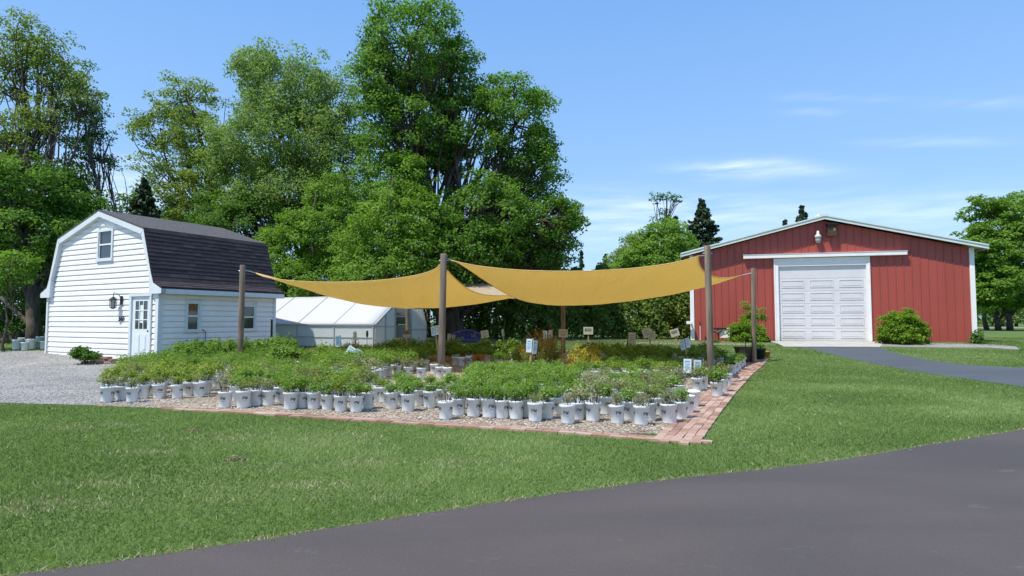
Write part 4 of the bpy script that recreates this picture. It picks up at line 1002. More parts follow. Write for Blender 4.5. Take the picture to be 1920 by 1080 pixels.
if far_plants:
    Vs = []; Ts = []; pm = MB()
    for (y, x, bi, k, fs, lab, grp) in far_plants:
        V, T, st = plant_arrays(k, rp); V = V * fs; V += np.array([x, y, gz(x, y)]); Vs.append(V); Ts.append(T)
        pm.lathe([(.082, .0), (.0985, .195), (.108, .197), (.110, .224), (.096, .22), (.08, .18), (0, .18)], (x, y, gz(x, y)), 10)
    o = np_mesh('massed_plants', np.concatenate(Vs), None, np.concatenate(Ts), LM['pot dark']); tag(o, 'dark leafy mass of potted plants at the back of the bed', 'plants', None, 'stuff')
    o2 = pm.build('massed_pots', M['pot'], o, True); o2['kind'] = 'stuff'
print('pots', len(placed), 'cands', len(cands), 'far', len(far_plants))

# the cluster of empty pots left of the shed, planters on the path
for i, (px, py) in enumerate([(32, 656), (47, 657), (40, 648), (56, 656), (62, 655), (70, 654), (76, 650), (82, 655)]):
    p = G(px, py); potted(p.x, p.y, None, 'empty white pot in the far cluster left of the shed, %s from the left' % ordn(i + 1), 'empty white pots behind the shed', 1, False, 1.15 if i % 3 else 1.5)
p = G(1398, 679); t = thing('square_planter', tuple(p), 'brown square tapered planter with a thin shoot at the path end', 'planter')
mb = MB(); s0, s1, h = .17, .24, .40
mb.add([(p.x + a * s, p.y + b_ * s, p.z + z) for s, z in ((s0, 0), (s1, h), (s1 + .02, h), (s1 + .02, h + .05), (s1 - .03, h + .05), (s1 - .04, h - .03)) for a, b_ in ((-1, -1), (1, -1), (1, 1), (-1, 1))],
       [(4 * k + j, 4 * k + (j + 1) % 4, 4 * k + 4 + (j + 1) % 4, 4 * k + 4 + j) for k in range(5) for j in range(4)]); mb.build('box', M['planter'], t)
mb = MB(); mb.box((p.x - .21, p.y - .21, p.z + h - .05), (p.x + .21, p.y + .21, p.z + h - .01)); mb.build('soil', M['soil'], t)
mb = MB(); mb.tube([p + Vector((0, 0, h - .02)), p + Vector((.02, 0, h + .2)), p + Vector((.07, 0, h + .4))], [.012, .01, .005], 5); mb.build('shoot', M['stem'], t)
p = G(1424, 674); t = thing('round_planter', tuple(p), 'dark green round pot of small plants beside the grey post', 'planter')
mb = MB(); mb.lathe([(.0, 0), (.14, 0), (.19, .30), (.21, .30), (.21, .34), (.18, .34), (.17, .28), (0, .28)], tuple(p), 18); mb.build('pot', M['gpot'], t, True)
V, T, st = plant_arrays('green', rp); np_mesh('foliage', V * 1.1 + np.array([0, 0, .08]), None, T, LM['pot green'], t)
p = G(1438, 671); t = thing('terracotta_pot', tuple(p), 'small terracotta pot at the end of the brick path', 'plant pot')
mb = MB(); mb.lathe([(.0, 0), (.07, 0), (.10, .17), (.115, .17), (.115, .21), (.09, .21), (.085, .15), (0, .15)], tuple(p), 14); mb.build('pot', mat('terracotta', (.42, .17, .08), .8), t, True)
V, T, st = plant_arrays('sparse', rp); np_mesh('foliage', V, None, T, LM['pot green'], t)

# ---------------------------------------------------------------- plant signs
def sign(base, boards, label, stake='stake', top=None, tilt=0., group='plant information signs', text=None, depth=None, w=.04):
    """base: ground pixel; boards: (px centre, py centre, width px, height px, material, tilt, yaw); stakes are real sticks"""
    p = G(*base) if depth is None else Vector((D(base[0], base[1], depth).x, depth, gz(0, depth)))
    r = thing('plant_sign', tuple(p), label, 'sign', group); dep = p.y; k = dep / F
    tp = D(top[0], top[1], dep) if top else D(boards[0][0], boards[0][1] - boards[0][3] * .5, dep)
    d = (tp - p).normalized(); mb = MB(); ax = d.cross(Vector((0, 1, 0))).normalized(); ay = ax.cross(d)
    mb.rot_box((p + tp) / 2 - d * .05, ax, ay, d, (w / 2, .012, (tp - p).length / 2 + .05)); mb.build('stake', M[stake], r)
    for (px, py, bw, bh_, m_, ti, yaw) in boards:
        c = D(px, py, dep - .03); X = Vector((math.cos(ti) * math.cos(yaw), math.sin(yaw), -math.sin(ti))).normalized(); Z = Vector((math.sin(ti), 0, math.cos(ti))); Z = (Z - X * Z.dot(X)).normalized(); Y = Z.cross(X)
        hw_, hh_ = bw * k / 2 / max(.3, abs(math.cos(yaw))), bh_ * k / 2
        mb = MB(); mb.rot_box(c, X, Y, Z, (hw_, .004, hh_)); pb = mb.build('board', M[m_], r)
        ik = MB()
        if m_ == 'card':
            for (u0, u1, v) in ((-.7, .6, .62), (-.7, .7, .30), (-.5, .5, .14), (-.7, .4, -.05), (-.7, .7, -.20), (-.6, .6, -.36), (-.7, .2, -.52)):
                ik.rot_box(c + X * (hw_ * (u0 + u1) / 2) + Z * (hh_ * v) - Y * .0055, X, Y, Z, (hw_ * (u1 - u0) / 2, .0008, hh_ * (.10 if v == .62 else .035)))
            ik.build('printing', M['cardink'], pb)
        elif text:
            rw = random.Random(len(label))        # two or three rows of black words, too small to read
            for v, hh2 in ((.42, .17), (-.02, .20)):
                a = -.72
                while a < .6:
                    wd = rw.uniform(.10, .22); ik.rot_box(c + X * (hw_ * (a + wd / 2)) + Z * (hh_ * (v + rw.uniform(-.04, .04))) - Y * .0055, X, Y, Z, (hw_ * wd / 2, .0008, hh_ * hh2 * rw.uniform(.6, 1))); a += wd + .05
            ik.build('printing', M['ink'], pb)
        else:
            for v in (.5, .15, -.2, -.5): ik.rot_box(c + Z * (hh_ * v) - Y * .0055, X, Y, Z, (hw_ * .6, .0008, hh_ * .05))
            ik.build('printing', M['wood'], pb)
    return r
C = 'card'
sign((990, 710), [(992, 648, 10, 25, C, .04, -.2), (1003, 651, 8, 25, C, .08, .75)], 'pair of white cards on a pale stake before the tall red tipped plants', top=(999, 634))
sign((823, 690), [(812, 621, 7.5, 17, C, -.12, -.5), (820, 619, 7, 17, C, -.08, .4)], 'pair of white cards on a pale stake just left of the middle post', top=(816, 611))
sign((1290, 690), [(1280, 647, 8, 18, C, -.2, -.35), (1289.5, 643, 8, 18, C, -.15, .3)], 'pair of white cards on an orange stake near the brick path', 'stake', top=(1284, 634))
sign((1301, 722), [(1289, 686, 14, 26, C, .02, -.15), (1307.5, 688, 14, 26, C, .05, .15)], 'large double white card on a grey stake over the near right pots', 'wood', top=(1299, 672), w=.05)
sign((1103, 650), [(1103, 620, 18, 14, 'cream', .0, .05)], 'cream board with black words on a short stake before the hedge', top=(1103, 614), text=True)
sign((1054, 668), [(1056, 625, 17, 15, 'cream', .02, .0)], 'cream board standing in front of the wooden back post', top=(1056, 618))
sign((1027, 672), [(1022, 629, 7.5, 17, C, .0, -.4), (1032, 628, 7.5, 17, C, .05, .4)], 'pair of pale cards rising above the tall red tipped plants', 'wood', top=(1027, 620))
sign((1171, 665), [(1185, 634, 14, 21, 'cream', .05, .1)], 'cream board hung on a leaning dark stake in the right back strip', 'darkstake', top=(1182, 622))
sign((1219, 672), [(1213, 624, 17, 17, 'cream', -.35, .1), (1222, 628, 13, 15, 'cream', .04, -.1)], 'two overlapping cream boards tilted on one stake near the hedge', top=(1219, 616))
sign((1272, 662), [(1265, 624, 17, 14, 'cream', -.28, .1)], 'tilted cream board with black words beside the barn corner', top=(1264, 617), text=True)
sign((915, 668), [(909, 626.5, 14, 14, 'cream', -.18, .3)], 'small pale board on a leaning yellow stake right of the blue bench', top=(909, 620))
sign((946, 662), [(943, 624, 4, 13, 'cream', -.08, 1.1)], 'board seen edge on at a thin stake in the dark hedge shade', top=(943, 617))
sign((850, 662), [(843, 633, 8, 14, 'cream', .0, -.3), (851, 634, 7, 14, 'cream', .1, .3)], 'pair of cream boards between the middle post and blue bench', 'wood', top=(847, 625))
sign((642, 690), [(634, 640, 10, 20, C, .0, -.4)], 'white card behind a brown stake left of the leaning signs', top=(637, 629))
sign((668, 676), [(666, 630, 5, 15, C, -.08, .9)], 'narrow white card on a thin stake by the greenhouse side', top=(666, 621))
sign((645, 700), [(657, 659, 15, 19, C, .55, -.1), (671, 665, 15, 19, C, .55, .15)], 'two blue white cards slanting on a leaning black stake', 'darkstake', top=(666.5, 654))
sign((745, 664), [(741, 641, 8, 14, 'cream', .0, -.2), (750, 640, 8, 14, 'cream', .0, .2)], 'pair of cream boards in front of the greenhouse doorway', 'wood', top=(745.5, 633))
sign((765, 668), [(764, 623, 13, 7, 'wood', -.15, .1), (762, 630, 12, 6, 'cream', .1, .1)], 'small weathered board crossing the brown post by the greenhouse', 'wood', top=(765, 618))

# ---------------------------------------------------------------- blue bench, brick pile, crate
p = D(875, 640, 20.6); p.z = gz(0, p.y); t = thing('garden_bench', tuple(p), 'blue painted garden bench with arched back under the big maple', 'bench'); k = 1.0
bx0, bx1 = -.50, .50
mb = MB()
arc = [(bx0 + (bx1 - bx0) * i / 16, (.50 + .26 * math.sin(math.pi * (.12 + .76 * i / 16)))) for i in range(17)]
mb.tube([p + Vector((u, .0, z)) for u, z in arc], .035, 6)
for i in range(1, 16): u, z = arc[i]; mb.tube([p + Vector((u, 0, .42)), p + Vector((u, 0, z))], .016, 5)
mb.tube([p + Vector((bx0, 0, .45)), p + Vector((bx1, 0, .45))], .025, 6); mb.build('backrest', M['blue'], t)
mb = MB()
for q in range(4): mb.box((p.x + bx0, p.y - .45 + q * .11, p.z + .42), (p.x + bx1, p.y - .36 + q * .11, p.z + .445))
mb.box((p.x + bx0 + .05, p.y - .42, p.z + .37), (p.x + bx1 - .05, p.y - .05, p.z + .419)); mb.build('seat', M['blue'], t)
for u in (bx0 + .03, bx1 - .03):
    for v in (-.40, .0): MB().tube([p + Vector((u, v, -.02)), p + Vector((u, v, .55 if v else .7))], .03, 6).build('leg', M['blue'], t)
    MB().box((p.x + u - .04, p.y - .46, p.z + .62), (p.x + u + .04, p.y + .02, p.z + .65)).build('armrest', M['blue'], t)
p = G(190, 682); rr = random.Random(8); pile = [(0, 0, 0, .1), (.24, .02, 0, .2), (-.23, .0, 0, -.1), (.02, -.02, 1, .3), (.27, .03, 1, -.15), (.12, 0, 2, .05), (-.18, .03, 1, .2), (-.42, -.02, 0, .4)]
for i, (u, v, l, a) in enumerate(pile):
    mb = MB(); mb.t = []; mb.rot_box((0, 0, .032), Vector((1, 0, 0)), Vector((0, 1, 0)), Vector((0, 0, 1)), (.115, .13, .031)); mb.t = [rr.random()] * 6
    o = mb.build('paving_slab', M['brick'], None, False, .006); o.location = (p.x + u, p.y + v, p.z + .008 + l * .066); o.rotation_euler = (0, 0, a)
    tag(o, 'loose red paving slab in the small heap by the shed door, slab %s' % ['at the middle bottom', 'bottom right', 'bottom left', 'middle of the second layer', 'right of the second layer', 'lying on top', 'left of the second layer', 'leaning at the far left'][i], 'paving slab', 'red paving slabs heaped by the shed')
p = G(14, 640); mb = MB(); t = thing('wooden_planter', tuple(p), 'grey weathered wooden planter box at the left edge under trees', 'planter box')
for q in range(3): mb.box((p.x - .8, p.y, p.z + .02 + q * .16), (p.x + .5, p.y + .05, p.z + .165 + q * .16))
mb.build('front_boards', M['wood'], t); mb = MB(); mb.box((p.x - .8, p.y + .051, p.z), (p.x + .5, p.y + .6, p.z + .44)); mb.build('box', M['mulch'], t)
# turf clod and clippings on the lawn
def clod(px, py, w, h, label, name='grass_clod'):
    p = G(px, py); n = 260; a = rng.uniform(0, 6.28, n); q = np.sqrt(rng.uniform(0, 1, n)); P = np.stack([p.x + np.cos(a) * q * w, p.y + np.sin(a) * q * w * .45, p.z + h * (1 - q * q) * rng.uniform(.3, 1, n)], 1)
    V = leaf_quads(P, unit(rng.normal(size=(n, 3)) + np.array([0, 0, .5])), .035, .25); return tag(np_mesh(name, V, None, rng.uniform(0, 1, n), LM['dry grass']), label, 'grass clod')
clod(442, 863, .13, .05, 'dry brown clod of cut grass in the middle of the left lawn')
clod(362, 810, .12, .04, 'small grey clod of dead grass near the front pots')

# ---------------------------------------------------------------- trees
L_ = lobe
# the big maple: trunk just right of the middle post
mp = G(848, 641); mp = Vector((mp.x, 29.5, .42)); mp.x = (848 - 960) / F * 29.5
tree('maple_tree', tuple(mp), [L_(770, 85, 105, 95, 29.5), L_(845, 150, 62, 80, 30.5), L_(715, 150, 60, 75, 29), L_(775, 245, 105, 70, 29.5), L_(965, 235, 78, 95, 30), L_(925, 190, 48, 55, 30), L_(1000, 310, 62, 55, 30),
     L_(905, 395, 95, 70, 28), L_(985, 415, 100, 62, 29.5), L_(880, 470, 85, 52, 27.5), L_(1035, 455, 50, 42, 30), L_(1050, 405, 44, 26, 29), L_(740, 345, 75, 60, 29), L_(850, 300, 42, 40, 31), L_(1000, 482, 70, 28, 29.5)], 'maple leaf',
     'tallest broad green maple rising behind the golden shade sails', trunk_r=.34, clump=.52, nleaf=52, leaf=.15, dens=1.0, seed=3, twigs=14, trunk_top=tuple(D(800, 120, 29.5)), spread=.45,
     stems=[tuple(mp), tuple(mp + Vector((.28, .25, 0))), tuple(mp + Vector((-.30, .2, 0))), tuple(mp + Vector((.1, .5, 0))), tuple(mp + Vector((-.1, -.2, 0)))])
tree('maple_tree', tuple(G(715, 646) + Vector((0, 1.5, 0))), [L_(740, 420, 85, 68, 26.5), L_(690, 468, 62, 50, 26), L_(775, 480, 62, 48, 25.8), L_(715, 520, 80, 42, 25.5), L_(660, 520, 40, 40, 26), L_(790, 410, 50, 50, 27), L_(770, 340, 40, 40, 27.5)], 'bright leaf',
     'lower lighter green maple in front of the tallest one, above the left sail', trunk_r=.14, clump=.42, nleaf=46, leaf=.13, seed=4, twigs=8)
tree('willow_tree', tuple(G(530, 634) + Vector((0, 4, 0))), [L_(535, 170, 95, 82, 37), L_(480, 130, 45, 45, 37), L_(600, 190, 68, 70, 37), L_(520, 270, 125, 80, 36), L_(620, 300, 78, 90, 36), L_(445, 300, 62, 70, 36), L_(560, 370, 110, 60, 35), L_(470, 390, 62, 48, 35), L_(645, 240, 38, 55, 37)],
     'willow leaf', 'tall pale grey green tree behind the shed roof ridge', trunk_r=.36, clump=.55, nleaf=50, leaf=.15, dens=.95, seed=5, twigs=10, flat=.9, spread=.5, upb=.4)
tree('locust_tree', tuple(G(355, 632) + Vector((0, 5, 0))), [L_(350, 190, 62, 46, 40), L_(300, 240, 62, 50, 40), L_(375, 260, 60, 62, 39), L_(320, 320, 60, 52, 39), L_(395, 340, 52, 60, 38), L_(350, 380, 60, 40, 38)],
     'olive leaf', 'thin olive green tree between the leftmost tree and the pale tall one', trunk_r=.30, clump=.55, nleaf=36, leaf=.16, dens=.75, seed=6, twigs=12, flat=.45, spread=.55)
tree('birch_tree', tuple(G(555, 640) + Vector((0, 3, 0))), [L_(600, 450, 85, 68, 31), L_(530, 480, 60, 60, 31), L_(640, 420, 60, 60, 32), L_(570, 530, 90, 42, 30), L_(520, 545, 50, 40, 30), L_(650, 500, 55, 50, 30), L_(620, 370, 42, 45, 32)], 'bright leaf',
     'bright green young tree filling the gap behind the greenhouse', trunk_r=.16, clump=.44, nleaf=46, leaf=.13, seed=7, twigs=6)
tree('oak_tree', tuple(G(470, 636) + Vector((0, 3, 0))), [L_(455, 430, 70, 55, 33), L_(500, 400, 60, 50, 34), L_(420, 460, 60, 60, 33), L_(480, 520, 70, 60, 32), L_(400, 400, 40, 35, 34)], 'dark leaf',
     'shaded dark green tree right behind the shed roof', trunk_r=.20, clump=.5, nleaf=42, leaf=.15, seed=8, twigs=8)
# left edge group
tree('poplar_tree', tuple(G(25, 650) + Vector((0, 1, 0))), [L_(55, 75, 70, 48, 27), L_(20, 130, 60, 60, 27), L_(100, 130, 50, 48, 27), L_(90, 230, 62, 60, 26.5), L_(15, 250, 62, 60, 26.5), L_(-60, 180, 60, 110, 27), L_(60, 320, 62, 45, 26), L_(150, 180, 34, 40, 27)],
     'olive leaf', 'tall open crowned tree cut off by the left edge of the picture', trunk_r=.24, clump=.42, nleaf=26, leaf=.125, dens=.85, seed=9, twigs=16, flat=.5, spread=.7, trunk_top=tuple(D(70, 110, 27)))
tree('poplar_tree', tuple(G(158, 648) + Vector((0, 2.5, 0))), [L_(150, 150, 34, 36, 29), L_(160, 215, 42, 34, 29), L_(165, 280, 38, 34, 29), L_(185, 250, 28, 20, 29), L_(150, 335, 40, 30, 29), L_(195, 300, 26, 14, 29)],
     'dark leaf', 'slender sparse tree with a dark straight stem left of the shed gable', trunk_r=.13, clump=.34, nleaf=20, leaf=.12, dens=.7, seed=10, twigs=16, flat=.5, spread=.8, trunk_top=tuple(D(132, 110, 29)))
tree('maple_tree', tuple(G(60, 648)), [L_(60, 350, 85, 50, 25), L_(-20, 370, 70, 60, 25), L_(130, 370, 52, 45, 26), L_(40, 440, 90, 50, 24.5), L_(115, 440, 60, 45, 25), L_(-70, 460, 60, 70, 25), L_(150, 400, 40, 30, 26)], 'maple leaf',
     'dense deep green tree behind the left side of the shed', trunk_r=.20, clump=.46, nleaf=44, leaf=.14, seed=11, twigs=8)
tree('dogwood_tree', tuple(G(8, 660)), [L_(22, 490, 48, 16, 21.5), L_(-20, 520, 50, 26, 21.5), L_(45, 515, 24, 10, 21.5)], 'bright leaf', 'small light green tree with leaning bare stem at the left edge', trunk_r=.05, clump=.28, nleaf=20, leaf=.11, seed=12, twigs=8)
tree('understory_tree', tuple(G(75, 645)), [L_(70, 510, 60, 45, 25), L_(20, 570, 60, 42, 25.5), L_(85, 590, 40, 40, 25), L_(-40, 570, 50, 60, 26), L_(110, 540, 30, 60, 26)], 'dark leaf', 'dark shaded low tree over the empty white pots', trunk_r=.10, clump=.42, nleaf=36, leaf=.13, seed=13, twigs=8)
for i, (px, dep, h_, lab) in enumerate([(-110, 34, 330, 'dark backdrop tree far out beyond the left edge'), (20, 36, 330, 'dark backdrop tree behind the open crowned left tree'), (120, 37, 300, 'dark backdrop tree directly behind the shed gable'), (240, 39, 260, 'dark backdrop tree behind the shed ridge'), (340, 41, 240, 'dark backdrop tree below the thin olive tree'), (640, 40, 300, 'dark backdrop tree between the pale tall tree and the tallest maple'), (720, 36, 270, 'dark backdrop tree behind the lower lighter maple'), (805, 34, 120, 'low dark backdrop bush between the greenhouse end and the big maple trunk')]):
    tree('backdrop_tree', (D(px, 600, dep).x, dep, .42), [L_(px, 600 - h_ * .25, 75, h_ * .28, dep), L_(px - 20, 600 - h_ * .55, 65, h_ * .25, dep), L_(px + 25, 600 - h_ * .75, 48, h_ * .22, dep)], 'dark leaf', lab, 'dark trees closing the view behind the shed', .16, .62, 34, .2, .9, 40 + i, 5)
# conifers
def conifer(px, base_dep, top_py, hw_px, label, seed, leaf=.16, tiers=26, full=1., lowfrac=.0, group=None, m='spruce needle'):
    r = np.random.default_rng(seed); x = D(px, 600, base_dep).x; z0 = gz(0, base_dep); zt = D(px, top_py, base_dep).z; H = zt - z0; W = hw_px * base_dep / F
    root = thing('spruce_tree', (x, base_dep, z0), label, 'spruce tree', group); mb = MB(); mb.tube([(x, base_dep, z0 - .1), (x, base_dep, z0 + H * .5), (x, base_dep, zt)], [H * .016, H * .010, .01], 7)
    Vs = []; Ts = []
    for t in range(tiers):
        f = lowfrac + (1 - lowfrac) * t / tiers; z = z0 + H * (f + .02); zt_f = f; rad = W * (1 - f) ** .85 / max(.01, (1 - lowfrac)) ** .85 * r.uniform(.85, 1.12); nb_ = int(12 + 14 * (1 - f))
        for b_ in range(nb_):
            a = r.uniform(0, 2 * math.pi); L = rad * r.uniform(.7, 1.15); dr = np.array([math.cos(a), math.sin(a), 0.])
            f2 = min(.985, max(0, f + r.uniform(-.6, .6) / tiers)); z = z0 + H * (f2 + .01); n = int(60 * full * max(.6, L / leaf / 4)); s = r.uniform(.15, 1, n) ** .7; side = np.array([-dr[1], dr[0], 0]) * (r.normal(0, .16, n) * L * (1.1 - s))[:, None]
            P = np.array([x, base_dep, z]) + dr * (L * s)[:, None] + side; P[:, 2] += -.28 * L * s + .22 * L * s ** 3 + r.normal(0, .04, n)
            Vs.append(leaf_quads(P, unit(r.normal(size=(n, 3)) * .6 + dr * .5 + np.array([0, 0, .7])), leaf * 1.1, .5, r)); Ts.append(np.clip(.3 + .5 * s + r.normal(0, .15, n), 0, 1))
            if b_ % 3 == 0: mb.tube([(x, base_dep, z), tuple(np.array([x, base_dep, z]) + dr * L * .8 - np.array([0, 0, .2 * L]))], [.03, .008], 4, False)
    np_mesh('crown', np.concatenate(Vs) - np.array([x, base_dep, z0]), None, np.concatenate(Ts), LM[m], root); mb.build('trunk', M['bark'], root)
conifer(1320, 60, 373, 98, 'full dark spruce rising above the left end of the barn roof', 50, .34, 30, 1.1)
conifer(1268, 62, 405, 60, 'smaller spruce tucked behind the round green tree', 51, .34, 24, 1.)
conifer(1509, 62, 385, 60, 'spruce tip showing over the barn roof near its peak', 52, .34, 20, .9)
conifer(1476, 64, 409, 40, 'tiny conifer tip peeking over the left barn roof slope', 53, .3, 14, .8)
conifer(1136, 75, 474, 26, 'small far conifer right of the gap in the treeline', 54, .4, 16, .8)
conifer(1091, 80, 470, 14, 'narrow far conifer in the gap beside the tallest maple', 55, .4, 16, .8)
conifer(262, 33, 333, 90, 'dark spruce just behind the shed ridge', 56, .22, 26, .9)
# round trees right of the gap
tree('dead_topped_tree', (D(1250, 600, 56).x, 56, .42), [L_(1232, 372, 14, 9, 56), L_(1262, 366, 12, 8, 56), L_(1270, 372, 9, 5, 56), L_(1245, 395, 12, 6, 56), L_(1240, 415, 22, 12, 56)], 'dark leaf', 'thin half bare tree top above the round green tree', trunk_r=.28, clump=.34, nleaf=6, leaf=.24, dens=.55, seed=60, twigs=5, trunk_top=tuple(D(1251, 362, 56)))
tree('linden_tree', (D(1235, 600, 44).x, 44, .42), [L_(1245, 455, 48, 42, 44), L_(1215, 490, 55, 40, 43.5), L_(1265, 495, 50, 40, 44), L_(1180, 510, 35, 25, 44), L_(1240, 540, 60, 40, 43.5)], 'bright leaf', 'round vivid green tree left of the barn roof', trunk_r=.22, clump=.5, nleaf=46, leaf=.19, seed=61, twigs=4, dens=1.1)
tree('ash_tree', (D(1165, 600, 50).x, 50, .42), [L_(1180, 480, 30, 25, 50), L_(1155, 505, 26, 18, 50), L_(1200, 455, 26, 20, 51), L_(1160, 530, 50, 30, 50)], 'willow leaf', 'grey green tree sloping down left of the round vivid tree', trunk_r=.2, clump=.55, nleaf=40, leaf=.2, seed=62, twigs=4)
for i, (px, dep, top) in enumerate([(1080, 46, 520), (1130, 48, 515), (1030, 44, 500), (960, 42, 470)]):
    tree('backdrop_tree', (D(px, 600, dep).x, dep, .42), [L_(px, (600 + top) / 2, 42, (600 - top) / 2, dep), L_(px + 15, top + 30, 30, 24, dep)], 'dark leaf', 'low backdrop tree behind the hedge, %s from the left' % ordn(4 - i if i > 1 else (3 + i if i < 2 else i)), 'low trees behind the hedge', .12, .6, 34, .2, .9, 70 + i, 4)
# cedar hedge: a row of arborvitae
for i in range(9):
    t = i / 8; px = 880 + 400 * t; dep = 32.5 - 1.2 * t + R.uniform(-.3, .3); x = D(px, 600, dep).x; r = np.random.default_rng(80 + i); h = (3.3 + .5 * math.sin(i * 1.7)); w = R.uniform(.95, 1.15)
    root = thing('cedar_tree', (x, dep, .42), 'dark cedar of the clipped looking hedge row, %s from the left behind the bed' % ordn(i + 1), 'hedge tree', 'cedars of the back hedge')
    n = 5200; a = r.uniform(0, 2 * math.pi, n); f = r.uniform(.0, 1, n) ** .85; rad = w * (1 - f ** 3.2 * .8) * r.uniform(.62, 1.10, n) * (1 + .12 * np.sin(a * 5 + f * 14))
    P = np.stack([np.cos(a) * rad, np.sin(a) * rad, .1 + f * h], 1) + r.normal(0, .05, (n, 3)); d = np.stack([np.cos(a), np.sin(a), np.full(n, .35)], 1)
    np_mesh('crown', leaf_quads(P, unit(d + r.normal(size=(n, 3)) * .5), .20, .45, r), None, np.clip(.35 + .2 * np.sin(a * 7 + f * 25) + r.normal(0, .15, n), 0, 1), LM['cedar spray'], root)
    MB().tube([(x, dep, .3), (x, dep, .42 + h * .8)], [.10, .03], 6).build('trunk', M['bark'], root)
# right cluster
tree('maple_tree', (D(1893, 600, 60).x, 60, .42), [L_(1880, 415, 58, 40, 60), L_(1850, 470, 50, 42, 59), L_(1905, 480, 62, 50, 60), L_(1868, 530, 55, 30, 58), L_(1852, 556, 30, 20, 58), L_(1925, 400, 45, 42, 61), L_(1950, 520, 60, 50, 60), L_(1910, 555, 40, 20, 59), L_(1850, 385, 26, 14, 60)], 'bright leaf',
     'large layered maple right of the barn with dark twin trunks', trunk_r=.26, clump=.85, nleaf=52, leaf=.30, seed=90, twigs=5, dens=1.15, stems=[(D(1893, 600, 60).x, 60, .42), (D(1876, 600, 60).x, 60.3, .42)], flat=.4)
tree('ash_tree', (D(1850, 600, 66).x, 66, .42), [L_(1845, 560, 26, 26, 66), L_(1835, 500, 22, 40, 66), L_(1850, 450, 30, 30, 66)], 'dark leaf', 'darker tree hugging the right corner of the barn', trunk_r=.22, clump=.9, nleaf=44, leaf=.32, seed=91, twigs=4)
for i, px in enumerate((1820, 1860, 1905, 1960, 2020)):
    dep = 105 + 4 * (i % 2); tree('backdrop_tree', (D(px, 600, dep).x, dep, .42), [L_(px, 590, 34, 20, dep), L_(px + 8, 575, 24, 16, dep)], 'willow leaf', 'hazy far tree beyond the far road at right, %s from the left' % ordn(i + 1), 'far trees beyond the road', .3, 1.4, 30, .5, .9, 95 + i, 3)
# shrubs
def shrub(px, base_py, lobes, m, label, seed, leaf=.085, clump=.20, nleaf=40, name='garden_shrub', dens=1.5):
    p = G(px, base_py); return tree(name, tuple(p), [L_(*l, p.y) for l in lobes], m, label, None, .03, clump, nleaf, leaf, dens, seed, 8, cat='shrub', bark=M['stem'])
shrub(1690, 645, [(1672, 618, 22, 22), (1692, 608, 26, 26), (1715, 622, 22, 20), (1690, 628, 40, 16), (1700, 595, 10, 14)], 'shrub lime', 'big rounded green shrub right of the barn door', 101)
shrub(1402, 642, [(1393, 622, 22, 20), (1415, 625, 18, 18), (1402, 632, 28, 12)], 'shrub lime', 'lower bright green shrub left of the barn door behind the grey post', 102)
shrub(1410, 641, [(1402, 585, 12, 14), (1415, 592, 14, 10), (1398, 600, 15, 10)], 'pot lime', 'taller thin yellowish shrub against the barn left of the door', 103, dens=.7)
shrub(160, 683, [(155, 665, 15, 12), (168, 670, 15, 10), (150, 660, 10, 7)], 'dark leaf', 'small leafy shrub growing against the sunny shed wall', 104, .07, .10, 16)
shrub(1838, 645, [(1838, 635, 9, 8)], 'dark leaf', 'little dark plant at the right foot of the barn', 105, .08)
shrub(1355, 643, [(1340, 648, 12, 5)], 'dark leaf', 'low dark plant by the gravel strip left of the barn', 106, .08, .12)
shrub(1434, 642, [(1432, 637, 10, 6)], 'dark leaf', 'tiny groundcover tuft beside the barn door frame', 107, .07, .1)
# in-ground hostas and low planting at the back of the bed
def lowplant(px, py, w, h, m, label, seed, leaf=.12, n=700, group=None, dep_scale=1.6):
    h *= .72
    p = G(px, py); r = np.random.default_rng(seed); W = w * p.y / F; Hh = h * p.y / F; root = thing('bed_plant', tuple(p), label, 'plant', group)
    a = r.uniform(0, 6.283, n); q = np.sqrt(r.uniform(0, 1, n)); P = np.stack([np.cos(a) * q * W, np.sin(a) * q * W * dep_scale, Hh * np.sqrt(np.clip(1 - q * q * .8, 0, 1)) * r.uniform(.3, 1.1, n) * (1 + .2 * np.sin(a * 3))], 1)
    np_mesh('foliage', leaf_quads(P, unit(np.stack([np.cos(a) * q, np.sin(a) * q, np.full(n, .9)], 1) + r.normal(size=(n, 3)) * .45), leaf, .6, r), None, np.clip(.5 + r.normal(0, .22, n), 0, 1), LM[m], root)
for i, (px, py, w, h, m, lab) in enumerate([(1215, 668, 26, 20, 'pot dark', 'pale edged leafy plant under the two tilted cream boards'), (1160, 668, 24, 18, 'pot dark', 'broad leafy plant left of the leaning dark stake'), (1262, 670, 22, 18, 'dark leaf', 'dark leafy plant under the tilted black lettered board'),
        (1110, 662, 24, 22, 'pot dark', 'leafy plant below the cream board with black words'), (1330, 672, 26, 16, 'pot dark', 'leafy plant left of the near right tall post'), (1362, 690, 14, 14, 'dark leaf', 'dark leafy clump between the bricks and the near tall post'),
        (900, 662, 30, 20, 'dark leaf', 'dark leafy plant in front of the blue bench'), (960, 662, 30, 22, 'dark leaf', 'dark leafy plant right of the blue bench'), (790, 664, 26, 16, 'dark leaf', 'dark leafy plant before the open greenhouse door leaf'), (850, 664, 26, 20, 'dark leaf', 'dark leafy plant left of the blue bench'),
        (720, 668, 30, 14, 'shrub lime', 'green leafy plant before the greenhouse end wall'), (545, 667, 30, 14, 'shrub lime', 'bright low plant before the greenhouse side wall')]):
    lowplant(px, py, w, h, m, lab, 120 + i)

